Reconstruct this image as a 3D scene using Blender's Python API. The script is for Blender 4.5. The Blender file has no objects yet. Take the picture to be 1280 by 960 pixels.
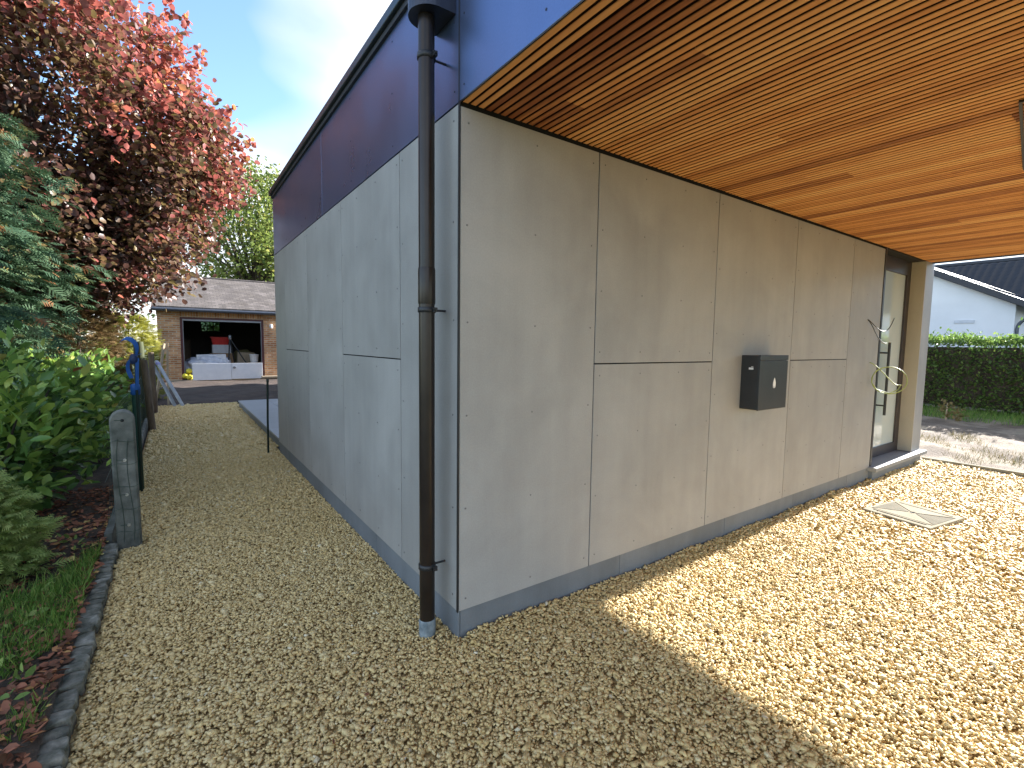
import bpy, bmesh, math, random
import numpy as np
from mathutils import Vector, Matrix

random.seed(7)
rng = np.random.default_rng(11)
S = bpy.context.scene
COL = S.collection
R = math.radians

# ------------------------------------------------------------------ camera
cam_d = bpy.data.cameras.new('camera')
cam = bpy.data.objects.new('camera', cam_d)
COL.objects.link(cam)
S.camera = cam
cam_d.sensor_fit = 'HORIZONTAL'
cam_d.sensor_width = 36.0
cam_d.lens = 36.0 * 600.1 / 1280.0
cam_d.clip_start = 0.05
cam_d.clip_end = 3000
YAW, PITCH, ROLL = R(35.22), R(-4.77), R(0.76)
_f = Vector((math.sin(YAW) * math.cos(PITCH), math.cos(YAW) * math.cos(PITCH), math.sin(PITCH)))
_r = Vector((math.cos(YAW), -math.sin(YAW), 0))
_u = _r.cross(_f)
_r2 = math.cos(ROLL) * _r + math.sin(ROLL) * _u
_u2 = -math.sin(ROLL) * _r + math.cos(ROLL) * _u
cam.matrix_world = Matrix(((_r2.x, _u2.x, -_f.x, -1.1632), (_r2.y, _u2.y, -_f.y, -2.1110),
                           (_r2.z, _u2.z, -_f.z, 1.55), (0, 0, 0, 1)))

# ------------------------------------------------------------------ sky, sun, exposure
SUN_EL, SUN_AZ = R(23.1), R(1.6)           # azimuth measured from +X towards +Y
world = bpy.data.worlds.new('World')
S.world = world
world.use_nodes = True
wn, wl = world.node_tree.nodes, world.node_tree.links
wn.clear()
w_out = wn.new('ShaderNodeOutputWorld')
w_bg = wn.new('ShaderNodeBackground')
w_sky = wn.new('ShaderNodeTexSky')
w_sky.sky_type = 'NISHITA'
w_sky.sun_disc = False
w_sky.sun_elevation = SUN_EL
w_sky.sun_rotation = R(90) - SUN_AZ
w_sky.air_density = 1.0
w_sky.dust_density = 0.1
w_sky.ozone_density = 2.6
w_tc = wn.new('ShaderNodeTexCoord')
w_map = wn.new('ShaderNodeMapping')
w_map.inputs['Scale'].default_value = (1.0, 1.0, 1.9)
w_map.inputs['Location'].default_value = (-2.64, -3.968, -1.039)
w_map.inputs['Rotation'].default_value = (0, 0, R(-23))
w_noise = wn.new('ShaderNodeTexNoise')
w_noise.inputs['Scale'].default_value = 1.7
w_noise.inputs['Detail'].default_value = 3.2
w_noise.inputs['Roughness'].default_value = 0.43
w_noise.inputs['Distortion'].default_value = 0.2
w_ramp = wn.new('ShaderNodeValToRGB')
w_ramp.color_ramp.elements[0].position = 0.475
w_ramp.color_ramp.elements[1].position = 0.65
w_mix = wn.new('ShaderNodeMix')
w_mix.data_type = 'RGBA'
CLOUD = 3.9
w_n2 = wn.new('ShaderNodeTexNoise')
w_n2.inputs['Scale'].default_value = 4.5
w_n2.inputs['Detail'].default_value = 4
w_r2 = wn.new('ShaderNodeMapRange')
w_r2.inputs['From Min'].default_value = 0.3
w_r2.inputs['From Max'].default_value = 0.7
w_r2.inputs['To Min'].default_value = 0.70
w_r2.inputs['To Max'].default_value = 1.15
w_vm = wn.new('ShaderNodeVectorMath')
w_vm.operation = 'SCALE'
w_vm.inputs[0].default_value = (CLOUD * 0.97, CLOUD * 0.99, CLOUD * 1.04)
wl.new(w_map.outputs['Vector'], w_n2.inputs['Vector'])
wl.new(w_n2.outputs['Fac'], w_r2.inputs['Value'])
wl.new(w_r2.outputs['Result'], w_vm.inputs['Scale'])
wl.new(w_vm.outputs['Vector'], w_mix.inputs['B'])
w_bg.inputs['Strength'].default_value = 0.09
wl.new(w_tc.outputs['Generated'], w_map.inputs['Vector'])
wl.new(w_map.outputs['Vector'], w_noise.inputs['Vector'])
wl.new(w_noise.outputs['Fac'], w_ramp.inputs['Fac'])
wl.new(w_ramp.outputs['Color'], w_mix.inputs['Factor'])
wl.new(w_sky.outputs['Color'], w_mix.inputs['A'])
wl.new(w_mix.outputs['Result'], w_bg.inputs['Color'])
wl.new(w_bg.outputs['Background'], w_out.inputs['Surface'])

sun_d = bpy.data.lights.new('sun', 'SUN')
sun_d.energy = 4.25
sun_d.angle = R(0.53)
sun_d.color = (1.0, 0.97, 0.925)
sun = bpy.data.objects.new('sun', sun_d)
COL.objects.link(sun)
_s = Vector((math.cos(SUN_EL) * math.cos(SUN_AZ), math.cos(SUN_EL) * math.sin(SUN_AZ), math.sin(SUN_EL)))
sun.rotation_euler = (-_s).to_track_quat('-Z', 'Y').to_euler()
sun.location = _s * 40

S.view_settings.view_transform = 'Standard'
S.view_settings.look = 'None'
S.view_settings.exposure = 2.32
S.view_settings.gamma = 1.0
S.view_settings.use_curve_mapping = False
S.render.engine = 'CYCLES'
S.cycles.max_bounces = 8
S.cycles.diffuse_bounces = 4
S.cycles.transparent_max_bounces = 8
S.cycles.use_denoising = True


# ------------------------------------------------------------------ materials
def new_mat(name):
    m = bpy.data.materials.new(name)
    m.use_nodes = True
    nt = m.node_tree
    return m, nt, nt.nodes['Principled BSDF']


def node(nt, t, **kw):
    n = nt.nodes.new(t)
    for k, v in kw.items():
        if k in n.inputs:
            n.inputs[k].default_value = v
        else:
            setattr(n, k, v)
    return n


def ramp(nt, stops):
    n = nt.nodes.new('ShaderNodeValToRGB')
    e = n.color_ramp.elements
    while len(e) < len(stops):
        e.new(0.5)
    for el, (p, c) in zip(e, stops):
        el.position = p
        el.color = (*c, 1)
    return n


def noise_mat(name, stops, scale=8, detail=6, rough=0.8, bump=0.0, bscale=None, bdist=0.01, metal=0.0,
              spec=0.5, stretch=None, nrough=0.6, coat=0.0):
    m, nt, b = new_mat(name)
    tc = node(nt, 'ShaderNodeTexCoord')
    vec = tc.outputs['Object']
    if stretch:
        mp = node(nt, 'ShaderNodeMapping')
        mp.inputs['Scale'].default_value = stretch
        nt.links.new(vec, mp.inputs['Vector'])
        vec = mp.outputs['Vector']
    n = node(nt, 'ShaderNodeTexNoise', Scale=scale, Detail=detail, Roughness=nrough)
    nt.links.new(vec, n.inputs['Vector'])
    rp = ramp(nt, stops)
    nt.links.new(n.outputs['Fac'], rp.inputs['Fac'])
    nt.links.new(rp.outputs['Color'], b.inputs['Base Color'])
    b.inputs['Roughness'].default_value = rough
    b.inputs['Metallic'].default_value = metal
    b.inputs['Specular IOR Level'].default_value = spec
    b.inputs['Coat Weight'].default_value = coat
    if bump:
        n2 = node(nt, 'ShaderNodeTexNoise', Scale=bscale or scale * 4, Detail=5, Roughness=0.65)
        nt.links.new(vec, n2.inputs['Vector'])
        bp = node(nt, 'ShaderNodeBump', Strength=bump, Distance=bdist)
        nt.links.new(n2.outputs['Fac'], bp.inputs['Height'])
        nt.links.new(bp.outputs['Normal'], b.inputs['Normal'])
    return m


def leaf_mat(name, stops, rough=0.5, trans=0.3, spec=0.4):
    m, nt, b = new_mat(name)
    at = node(nt, 'ShaderNodeAttribute')
    at.attribute_name = 'rnd'
    rp = ramp(nt, stops)
    nt.links.new(at.outputs['Fac'], rp.inputs['Fac'])
    nt.links.new(rp.outputs['Color'], b.inputs['Base Color'])
    b.inputs['Roughness'].default_value = rough
    b.inputs['Specular IOR Level'].default_value = spec
    tr = node(nt, 'ShaderNodeBsdfTranslucent')
    nt.links.new(rp.outputs['Color'], tr.inputs['Color'])
    mx = node(nt, 'ShaderNodeMixShader')
    mx.inputs[0].default_value = trans
    out = nt.nodes['Material Output']
    nt.links.new(b.outputs[0], mx.inputs[1])
    nt.links.new(tr.outputs[0], mx.inputs[2])
    nt.links.new(mx.outputs[0], out.inputs['Surface'])
    return m


def brick_mat(name, c1, c2, mortar, bw=0.23, bh=0.078, rot=(R(90), 0, 0), msize=0.012, rough=0.9, offset=0.5):
    m, nt, b = new_mat(name)
    tc = node(nt, 'ShaderNodeTexCoord')
    mp = node(nt, 'ShaderNodeMapping')
    mp.inputs['Rotation'].default_value = rot
    nt.links.new(tc.outputs['Object'], mp.inputs['Vector'])
    br = node(nt, 'ShaderNodeTexBrick', Scale=1.0)
    br.offset = offset
    br.inputs['Brick Width'].default_value = bw
    br.inputs['Row Height'].default_value = bh
    br.inputs['Mortar Size'].default_value = msize
    br.inputs['Mortar Smooth'].default_value = 0.3
    br.inputs['Bias'].default_value = 0.0
    br.inputs['Color1'].default_value = (*c1, 1)
    br.inputs['Color2'].default_value = (*c2, 1)
    br.inputs['Mortar'].default_value = (*mortar, 1)
    nt.links.new(mp.outputs['Vector'], br.inputs['Vector'])
    n = node(nt, 'ShaderNodeTexNoise', Scale=2.5, Detail=6)
    nt.links.new(tc.outputs['Object'], n.inputs['Vector'])
    rp = ramp(nt, [(0.3, (0.65, 0.6, 0.55)), (0.7, (1.15, 1.1, 1.1))])
    nt.links.new(n.outputs['Fac'], rp.inputs['Fac'])
    mx = node(nt, 'ShaderNodeMix', data_type='RGBA', blend_type='MULTIPLY')
    mx.inputs['Factor'].default_value = 1
    nt.links.new(br.outputs['Color'], mx.inputs['A'])
    nt.links.new(rp.outputs['Color'], mx.inputs['B'])
    nt.links.new(mx.outputs['Result'], b.inputs['Base Color'])
    bp = node(nt, 'ShaderNodeBump', Strength=0.6, Distance=0.01)
    bp.invert = True
    nt.links.new(br.outputs['Fac'], bp.inputs['Height'])
    nt.links.new(bp.outputs['Normal'], b.inputs['Normal'])
    b.inputs['Roughness'].default_value = rough
    return m


def panel_mat(name, base, var, rough=0.55, grain=0.08):
    """fibre cement: cloudy tone, faint vertical wipe marks, a tone of its own for each board"""
    m, nt, b = new_mat(name)
    tc = node(nt, 'ShaderNodeTexCoord')
    oi = node(nt, 'ShaderNodeObjectInfo')
    va = node(nt, 'ShaderNodeVectorMath', operation='ADD')
    cx = node(nt, 'ShaderNodeCombineXYZ')
    ml = node(nt, 'ShaderNodeMath', operation='MULTIPLY')
    ml.inputs[1].default_value = 37.0
    nt.links.new(oi.outputs['Random'], ml.inputs[0])
    for i in range(3):
        nt.links.new(ml.outputs[0], cx.inputs[i])
    nt.links.new(tc.outputs['Object'], va.inputs[0])
    nt.links.new(cx.outputs[0], va.inputs[1])
    n1 = node(nt, 'ShaderNodeTexNoise', Scale=1.6, Detail=7, Roughness=0.6, Distortion=0.4)
    nt.links.new(va.outputs[0], n1.inputs['Vector'])
    mp = node(nt, 'ShaderNodeMapping')
    mp.inputs['Scale'].default_value = (7, 7, 0.7)
    nt.links.new(va.outputs[0], mp.inputs['Vector'])
    n2 = node(nt, 'ShaderNodeTexNoise', Scale=1.3, Detail=6, Roughness=0.55)
    nt.links.new(mp.outputs['Vector'], n2.inputs['Vector'])
    n3 = node(nt, 'ShaderNodeTexNoise', Scale=120, Detail=3)
    nt.links.new(tc.outputs['Object'], n3.inputs['Vector'])
    a1 = node(nt, 'ShaderNodeMath', operation='MULTIPLY_ADD')
    a1.inputs[1].default_value = 0.74
    nt.links.new(n1.outputs['Fac'], a1.inputs[0])
    m2 = node(nt, 'ShaderNodeMath', operation='MULTIPLY')
    m2.inputs[1].default_value = 0.26
    nt.links.new(n2.outputs['Fac'], m2.inputs[0])
    nt.links.new(m2.outputs[0], a1.inputs[2])
    lo = tuple(c * (1 - var) for c in base)
    hi = tuple(c * (1 + var) for c in base)
    rp = ramp(nt, [(0.34, lo), (0.5, base), (0.66, hi)])
    nt.links.new(a1.outputs[0], rp.inputs['Fac'])
    sp = ramp(nt, [(0.3, (0.93, 0.93, 0.93)), (0.7, (1.04, 1.04, 1.04))])
    nt.links.new(n3.outputs['Fac'], sp.inputs['Fac'])
    mx = node(nt, 'ShaderNodeMix', data_type='RGBA', blend_type='MULTIPLY')
    mx.inputs['Factor'].default_value = 1
    nt.links.new(rp.outputs['Color'], mx.inputs['A'])
    nt.links.new(sp.outputs['Color'], mx.inputs['B'])
    tv = node(nt, 'ShaderNodeMapRange')
    tv.inputs['To Min'].default_value = 0.95
    tv.inputs['To Max'].default_value = 1.05
    nt.links.new(oi.outputs['Random'], tv.inputs['Value'])
    mv = node(nt, 'ShaderNodeVectorMath', operation='SCALE')
    nt.links.new(mx.outputs['Result'], mv.inputs[0])
    nt.links.new(tv.outputs[0], mv.inputs['Scale'])
    nt.links.new(mv.outputs[0], b.inputs['Base Color'])
    rr = node(nt, 'ShaderNodeMapRange')
    rr.inputs['To Min'].default_value = rough - 0.12
    rr.inputs['To Max'].default_value = rough + 0.15
    nt.links.new(n1.outputs['Fac'], rr.inputs['Value'])
    nt.links.new(rr.outputs[0], b.inputs['Roughness'])
    bp = node(nt, 'ShaderNodeBump', Strength=grain, Distance=0.003)
    nt.links.new(n3.outputs['Fac'], bp.inputs['Height'])
    nt.links.new(bp.outputs['Normal'], b.inputs['Normal'])
    return m


def slat_mat():
    m, nt, b = new_mat('cedar_slat')
    tc = node(nt, 'ShaderNodeTexCoord')
    at = node(nt, 'ShaderNodeAttribute', attribute_type='OBJECT')
    at.attribute_name = 'tone'
    oi = node(nt, 'ShaderNodeObjectInfo')
    mp = node(nt, 'ShaderNodeMapping')
    mp.inputs['Scale'].default_value = (60, 1.6, 30)
    va = node(nt, 'ShaderNodeVectorMath', operation='ADD')
    cx = node(nt, 'ShaderNodeCombineXYZ')
    ml = node(nt, 'ShaderNodeMath', operation='MULTIPLY')
    ml.inputs[1].default_value = 91.0
    nt.links.new(oi.outputs['Random'], ml.inputs[0])
    nt.links.new(ml.outputs[0], cx.inputs[1])
    nt.links.new(tc.outputs['Object'], va.inputs[0])
    nt.links.new(cx.outputs[0], va.inputs[1])
    nt.links.new(va.outputs[0], mp.inputs['Vector'])
    n = node(nt, 'ShaderNodeTexNoise', Scale=1.0, Detail=5, Roughness=0.6)
    nt.links.new(mp.outputs['Vector'], n.inputs['Vector'])
    nb = node(nt, 'ShaderNodeTexNoise', Scale=3.0, Detail=2)
    nt.links.new(va.outputs[0], nb.inputs['Vector'])
    add = node(nt, 'ShaderNodeMath', operation='MULTIPLY_ADD')
    add.inputs[1].default_value = 0.45
    nt.links.new(n.outputs['Fac'], add.inputs[0])
    nt.links.new(at.outputs['Fac'], add.inputs[2])
    add2 = node(nt, 'ShaderNodeMath', operation='MULTIPLY_ADD')
    add2.inputs[1].default_value = 0.3
    nt.links.new(nb.outputs['Fac'], add2.inputs[0])
    nt.links.new(add.outputs[0], add2.inputs[2])
    rp = ramp(nt, [(0.30, (0.24, 0.080, 0.026)), (0.55, (0.60, 0.27, 0.088)), (0.8, (0.74, 0.40, 0.155)),
                   (1.0, (0.80, 0.49, 0.22))])
    nt.links.new(add2.outputs[0], rp.inputs['Fac'])
    nt.links.new(rp.outputs['Color'], b.inputs['Base Color'])
    b.inputs['Roughness'].default_value = 0.62
    b.inputs['Specular IOR Level'].default_value = 0.3
    return m


def plain(name, c, rough=0.5, metal=0.0, spec=0.5, coat=0.0):
    v = 0.12
    return noise_mat(name, [(0.3, tuple(x * (1 - v) for x in c)), (0.7, tuple(min(1, x * (1 + v)) for x in c))],
                     scale=9, rough=rough, metal=metal, spec=spec, coat=coat, bump=0.04, bscale=90, bdist=0.002)


def gravel_mat():
    m, nt, b = new_mat('limestone_chip')
    at = node(nt, 'ShaderNodeAttribute')
    at.attribute_name = 'rnd'
    rp = ramp(nt, [(0.0, (0.24, 0.125, 0.04)), (0.15, (0.55, 0.385, 0.15)), (0.5, (0.745, 0.55, 0.245)),
                   (0.82, (0.76, 0.61, 0.33)), (1.0, (0.83, 0.75, 0.55))])
    nt.links.new(at.outputs['Fac'], rp.inputs['Fac'])
    tc = node(nt, 'ShaderNodeTexCoord')
    n = node(nt, 'ShaderNodeTexNoise', Scale=90, Detail=4)
    nt.links.new(tc.outputs['Object'], n.inputs['Vector'])
    r2 = ramp(nt, [(0.3, (0.8, 0.8, 0.8)), (0.7, (1.1, 1.1, 1.1))])
    nt.links.new(n.outputs['Fac'], r2.inputs['Fac'])
    mx = node(nt, 'ShaderNodeMix', data_type='RGBA', blend_type='MULTIPLY')
    mx.inputs['Factor'].default_value = 1
    nt.links.new(rp.outputs['Color'], mx.inputs['A'])
    nt.links.new(r2.outputs['Color'], mx.inputs['B'])
    nt.links.new(mx.outputs['Result'], b.inputs['Base Color'])
    b.inputs['Roughness'].default_value = 0.6
    b.inputs['Specular IOR Level'].default_value = 0.35
    return m


def gravel_sheet_mat():
    m, nt, b = new_mat('gravel_sheet')
    tc = node(nt, 'ShaderNodeTexCoord')
    v = node(nt, 'ShaderNodeTexVoronoi', Scale=48)
    nt.links.new(tc.outputs['Object'], v.inputs['Vector'])
    sep = node(nt, 'ShaderNodeSeparateColor')
    nt.links.new(v.outputs['Color'], sep.inputs[0])
    rp = ramp(nt, [(0.0, (0.20, 0.125, 0.048)), (0.5, (0.42, 0.29, 0.115)), (1.0, (0.60, 0.44, 0.19))])
    nt.links.new(sep.outputs[0], rp.inputs['Fac'])
    nt.links.new(rp.outputs['Color'], b.inputs['Base Color'])
    bp = node(nt, 'ShaderNodeBump', Strength=1.0, Distance=0.014)
    bp.invert = True
    nt.links.new(v.outputs['Distance'], bp.inputs['Height'])
    nt.links.new(bp.outputs['Normal'], b.inputs['Normal'])
    b.inputs['Roughness'].default_value = 0.85
    return m


M = {}
M['panel'] = panel_mat('fibre_cement_panel', (0.335, 0.327, 0.314), 0.15)
M['plinth'] = panel_mat('plinth_board', (0.165, 0.182, 0.20), 0.22, 0.6)
M['dark_panel'] = panel_mat('dark_blue_panel', (0.16, 0.215, 0.38), 0.05, 0.30, 0.0)
M['dark_panel'].node_tree.nodes['Principled BSDF'].inputs['Metallic'].default_value = 0.75
M['coping'] = plain('coping_metal', (0.06, 0.08, 0.09), 0.4, 0.6)
M['backing'] = plain('black_backing', (0.012, 0.012, 0.013), 0.9)
M['black_trim'] = plain('black_trim', (0.02, 0.02, 0.022), 0.45)
M['screw'] = plain('screw_head', (0.22, 0.22, 0.22), 0.45, 0.8)
M['dark_screw'] = plain('dark_screw_head', (0.05, 0.06, 0.10), 0.4, 0.6)
M['pipe'] = noise_mat('brown_zinc_pipe', [(0.3, (0.020, 0.014, 0.011)), (0.7, (0.036, 0.026, 0.021))], 5, rough=0.3,
                      metal=0.35, bump=0.03, bscale=30)
M['hopper'] = plain('rainwater_head_metal', (0.05, 0.055, 0.075), 0.4, 0.5)
M['sleeve'] = noise_mat('grey_sleeve', [(0.35, (0.10, 0.13, 0.15)), (0.65, (0.30, 0.34, 0.36))], 14, rough=0.5)
M['slat'] = slat_mat()
M['groove'] = plain('painted_groove_shade', (0.028, 0.010, 0.006), 0.8, 0, 0.2)  # dark brown stands in for the deep shade between slats
M['stone_sill'] = panel_mat('bluestone_sill', (0.27, 0.278, 0.285), 0.12, 0.6)
M['door_frame'] = plain('dark_door_frame', (0.045, 0.035, 0.035), 0.45, 0.2)
M['reveal'] = panel_mat('reveal_panel', (0.40, 0.37, 0.31), 0.08)
M['inner'] = plain('plaster_inside', (0.5, 0.5, 0.48), 0.9)
M['letterbox'] = plain('anthracite_powder_coat', (0.035, 0.038, 0.042), 0.38, 0.3)
M['white'] = plain('white_print', (0.8, 0.8, 0.8), 0.6)
M['chrome'] = plain('lock_metal', (0.6, 0.6, 0.6), 0.3, 0.9)
M['cable_grey'] = plain('dark_cable_sheath', (0.05, 0.05, 0.045), 0.6)
M['cable_green'] = plain('green_cable_sheath', (0.30, 0.36, 0.12), 0.5)
M['concrete'] = noise_mat('weathered_concrete', [(0.3, (0.055, 0.062, 0.05)), (0.5, (0.125, 0.13, 0.112)), (0.72, (0.22, 0.22, 0.19))],
                          7, 8, 0.9, 0.35, 60, 0.006)
M['edging'] = noise_mat('lichened_edging', [(0.3, (0.05, 0.052, 0.036)), (0.48, (0.125, 0.123, 0.095)), (0.62, (0.22, 0.21, 0.17)), (0.75, (0.36, 0.34, 0.29))],
                        16, 8, 0.95, 0.6, 70, 0.008)
M['cover'] = noise_mat('cast_cover', [(0.3, (0.29, 0.262, 0.19)), (0.7, (0.37, 0.34, 0.262))], 10, 6, 0.95, 0.1, 120, 0.003, spec=0.08)
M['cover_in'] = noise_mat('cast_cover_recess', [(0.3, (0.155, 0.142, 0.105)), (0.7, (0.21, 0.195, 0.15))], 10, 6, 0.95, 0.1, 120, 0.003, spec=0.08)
M['soil'] = noise_mat('leafy_soil', [(0.25, (0.022, 0.015, 0.010)), (0.5, (0.055, 0.038, 0.025)), (0.75, (0.11, 0.075, 0.048))],
                      9, 9, 0.95, 0.9, 40, 0.02)
M['dirt'] = noise_mat('bare_earth', [(0.25, (0.026, 0.016, 0.011)), (0.5, (0.052, 0.033, 0.024)), (0.75, (0.085, 0.058, 0.042))],
                      2.5, 10, 0.95, 0.8, 26, 0.02)
M['yard'] = noise_mat('dry_yard_earth', [(0.30, (0.07, 0.048, 0.030)), (0.46, (0.13, 0.093, 0.06)), (0.56, (0.24, 0.185, 0.125)), (0.7, (0.11, 0.10, 0.045))],
                      1.3, 10, 0.95, 0.9, 22, 0.03)
M['lawn'] = noise_mat('far_ground', [(0.3, (0.035, 0.05, 0.015)), (0.6, (0.07, 0.085, 0.03)), (0.8, (0.12, 0.10, 0.05))],
                      0.8, 10, 0.95, 0.5, 8, 0.05)
M['gravel'] = gravel_mat()
M['gravel_sheet'] = gravel_sheet_mat()
M['terrace'] = panel_mat('terrace_tile', (0.30, 0.31, 0.32), 0.1, 0.5)
M['bark'] = noise_mat('bark', [(0.3, (0.025, 0.018, 0.013)), (0.7, (0.10, 0.075, 0.055))], 12, 8, 0.95, 0.9, 40, 0.02, stretch=(1, 1, 0.25))
M['moss_wood'] = noise_mat('mossy_timber', [(0.3, (0.035, 0.042, 0.018)), (0.5, (0.065, 0.075, 0.036)), (0.7, (0.11, 0.11, 0.06))], 9, 8, 0.95, 0.5, 50, 0.01, stretch=(1, 1, 0.3))
M['post_wood'] = noise_mat('grey_brown_timber', [(0.3, (0.07, 0.05, 0.033)), (0.7, (0.20, 0.15, 0.10))], 14, 8, 0.9, 0.5, 60, 0.008, stretch=(1, 1, 0.2))
M['pale_wood'] = noise_mat('pale_timber', [(0.3, (0.30, 0.23, 0.15)), (0.7, (0.50, 0.40, 0.28))], 14, 8, 0.85, 0.3, 60, 0.006, stretch=(1, 1, 0.2))
M['green_metal'] = plain('green_coated_metal', (0.012, 0.05, 0.035), 0.45, 0.2)
M['dark_green'] = plain('dark_green_stake', (0.006, 0.018, 0.012), 0.4, 0.2)
M['wire'] = plain('green_wire', (0.05, 0.08, 0.06), 0.5, 0.4)
M['blue'] = plain('blue_webbing', (0.010, 0.085, 0.30), 0.6)
M['blue_dark'] = plain('dark_blue_webbing', (0.006, 0.02, 0.07), 0.6)
M['plank_grey'] = noise_mat('grey_composite', [(0.3, (0.27, 0.29, 0.31)), (0.7, (0.42, 0.44, 0.46))], 20, 5, 0.6, 0.1, 80, 0.003, stretch=(1, 1, 0.1))
M['tape'] = plain('violet_tape', (0.18, 0.16, 0.36), 0.4)
M['brick'] = brick_mat('garage_brick', (0.46, 0.195, 0.08), (0.74, 0.42, 0.20), (0.60, 0.50, 0.36), msize=0.015)
M['soldier'] = brick_mat('soldier_brick', (0.46, 0.20, 0.085), (0.74, 0.43, 0.20), (0.60, 0.50, 0.36), bw=0.085, bh=0.24, offset=0.0)
M['slate'] = brick_mat('garage_slates', (0.095, 0.082, 0.075), (0.155, 0.135, 0.122), (0.05, 0.045, 0.042), bw=0.22, bh=0.13, rot=(0, 0, 0), msize=0.008)
M['maroon'] = plain('maroon_frame', (0.085, 0.022, 0.022), 0.5)
M['zinc'] = plain('zinc_gutter', (0.10, 0.11, 0.13), 0.45, 0.6)
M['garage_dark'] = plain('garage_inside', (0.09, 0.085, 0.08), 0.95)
M['screed'] = plain('garage_slab', (0.34, 0.29, 0.22), 0.9)
M['white_door'] = noise_mat('white_lacquer', [(0.3, (0.74, 0.76, 0.80)), (0.7, (0.84, 0.85, 0.88))], 5, rough=0.4)
M['foil'] = noise_mat('clear_foil', [(0.3, (0.40, 0.41, 0.47)), (0.7, (0.66, 0.67, 0.72))], 6, rough=0.22, bump=0.5, bscale=14, bdist=0.03)
M['carton_white'] = plain('white_carton', (0.62, 0.63, 0.66), 0.7)
M['carton'] = plain('brown_carton', (0.34, 0.21, 0.11), 0.8)
M['olive'] = plain('olive_cloth', (0.16, 0.15, 0.07), 0.9)
M['red'] = plain('red_plastic', (0.52, 0.02, 0.015), 0.45)
M['yellow'] = plain('yellow_plastic', (0.72, 0.62, 0.05), 0.45)
M['steel'] = plain('steel_tube', (0.30, 0.31, 0.33), 0.4, 0.7)
M['render_white'] = noise_mat('white_render', [(0.3, (0.78, 0.78, 0.79)), (0.7, (0.86, 0.86, 0.87))], 1.2, 6, 0.9, 0.15, 90, 0.004)
M['roof_dark'] = plain('dark_roof_edge', (0.035, 0.037, 0.045), 0.55)
M['tile_black'] = plain('black_glazed_tile', (0.028, 0.030, 0.036), 0.38)
M['glaze'] = plain('window_glass', (0.03, 0.035, 0.04), 0.05, 0.0, 0.8)
M['solar'] = plain('solar_glass', (0.02, 0.025, 0.05), 0.12, 0.0, 0.8)
m_, nt_, b_ = new_mat('satin_glass')
b_.inputs['Base Color'].default_value = (0.58, 0.65, 0.62, 1)
b_.inputs['Roughness'].default_value = 0.06
b_.inputs['Coat Weight'].default_value = 1.0
b_.inputs['Coat Roughness'].default_value = 0.02
b_.inputs['Specular IOR Level'].default_value = 0.9
M['door_glass'] = m_
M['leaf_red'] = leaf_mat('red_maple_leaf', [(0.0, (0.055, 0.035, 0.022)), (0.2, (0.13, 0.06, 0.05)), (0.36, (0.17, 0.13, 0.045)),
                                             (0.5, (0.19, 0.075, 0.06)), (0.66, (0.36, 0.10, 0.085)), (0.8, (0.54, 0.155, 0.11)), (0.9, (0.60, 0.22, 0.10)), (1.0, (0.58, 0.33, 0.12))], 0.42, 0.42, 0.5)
M['leaf_laurel'] = leaf_mat('laurel_leaf', [(0.0, (0.04, 0.09, 0.025)), (0.4, (0.12, 0.23, 0.05)), (0.7, (0.29, 0.41, 0.08)), (0.95, (0.45, 0.50, 0.13)), (1.0, (0.22, 0.07, 0.03))], 0.30, 0.3, 0.5)
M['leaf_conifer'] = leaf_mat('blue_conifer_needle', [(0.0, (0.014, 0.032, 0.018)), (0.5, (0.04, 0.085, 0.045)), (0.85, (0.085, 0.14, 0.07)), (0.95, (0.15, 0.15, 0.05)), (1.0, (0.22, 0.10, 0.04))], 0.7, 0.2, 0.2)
M['leaf_juniper'] = leaf_mat('juniper_needle', [(0.0, (0.09, 0.15, 0.035)), (0.6, (0.25, 0.34, 0.09)), (1.0, (0.42, 0.47, 0.17))], 0.7, 0.25, 0.2)
M['leaf_brown'] = leaf_mat('bronze_conifer_needle', [(0.0, (0.05, 0.04, 0.02)), (0.5, (0.12, 0.085, 0.035)), (1.0, (0.20, 0.12, 0.05))], 0.7, 0.2, 0.2)
M['leaf_gold'] = leaf_mat('golden_conifer_needle', [(0.0, (0.14, 0.16, 0.03)), (0.5, (0.30, 0.30, 0.05)), (1.0, (0.45, 0.42, 0.09))], 0.7, 0.3, 0.2)
M['leaf_walnut'] = leaf_mat('walnut_leaf', [(0.0, (0.09, 0.14, 0.04)), (0.6, (0.21, 0.26, 0.065)), (1.0, (0.40, 0.38, 0.10))], 0.5, 0.5, 0.4)
M['leaf_green'] = leaf_mat('tree_leaf', [(0.0, (0.03, 0.05, 0.015)), (0.6, (0.07, 0.10, 0.03)), (1.0, (0.13, 0.15, 0.05))], 0.55, 0.3, 0.3)
M['leaf_hedge'] = leaf_mat('hedge_leaf', [(0.0, (0.06, 0.115, 0.03)), (0.6, (0.15, 0.24, 0.055)), (0.92, (0.29, 0.37, 0.085)), (1.0, (0.30, 0.20, 0.07))], 0.4, 0.5, 0.4)
M['grass'] = leaf_mat('grass_blade', [(0.0, (0.06, 0.12, 0.02)), (0.6, (0.13, 0.26, 0.04)), (1.0, (0.28, 0.34, 0.08))], 0.6, 0.3, 0.3)
M['dry_grass'] = leaf_mat('dry_grass_blade', [(0.0, (0.06, 0.075, 0.02)), (0.5, (0.14, 0.12, 0.045)), (1.0, (0.24, 0.18, 0.08))], 0.7, 0.25, 0.2)
M['litter'] = leaf_mat('fallen_leaf', [(0.0, (0.08, 0.045, 0.025)), (0.35, (0.20, 0.085, 0.05)), (0.7, (0.36, 0.14, 0.08)), (0.88, (0.46, 0.24, 0.09)), (1.0, (0.60, 0.48, 0.16))], 0.75, 0.15, 0.2)


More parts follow.
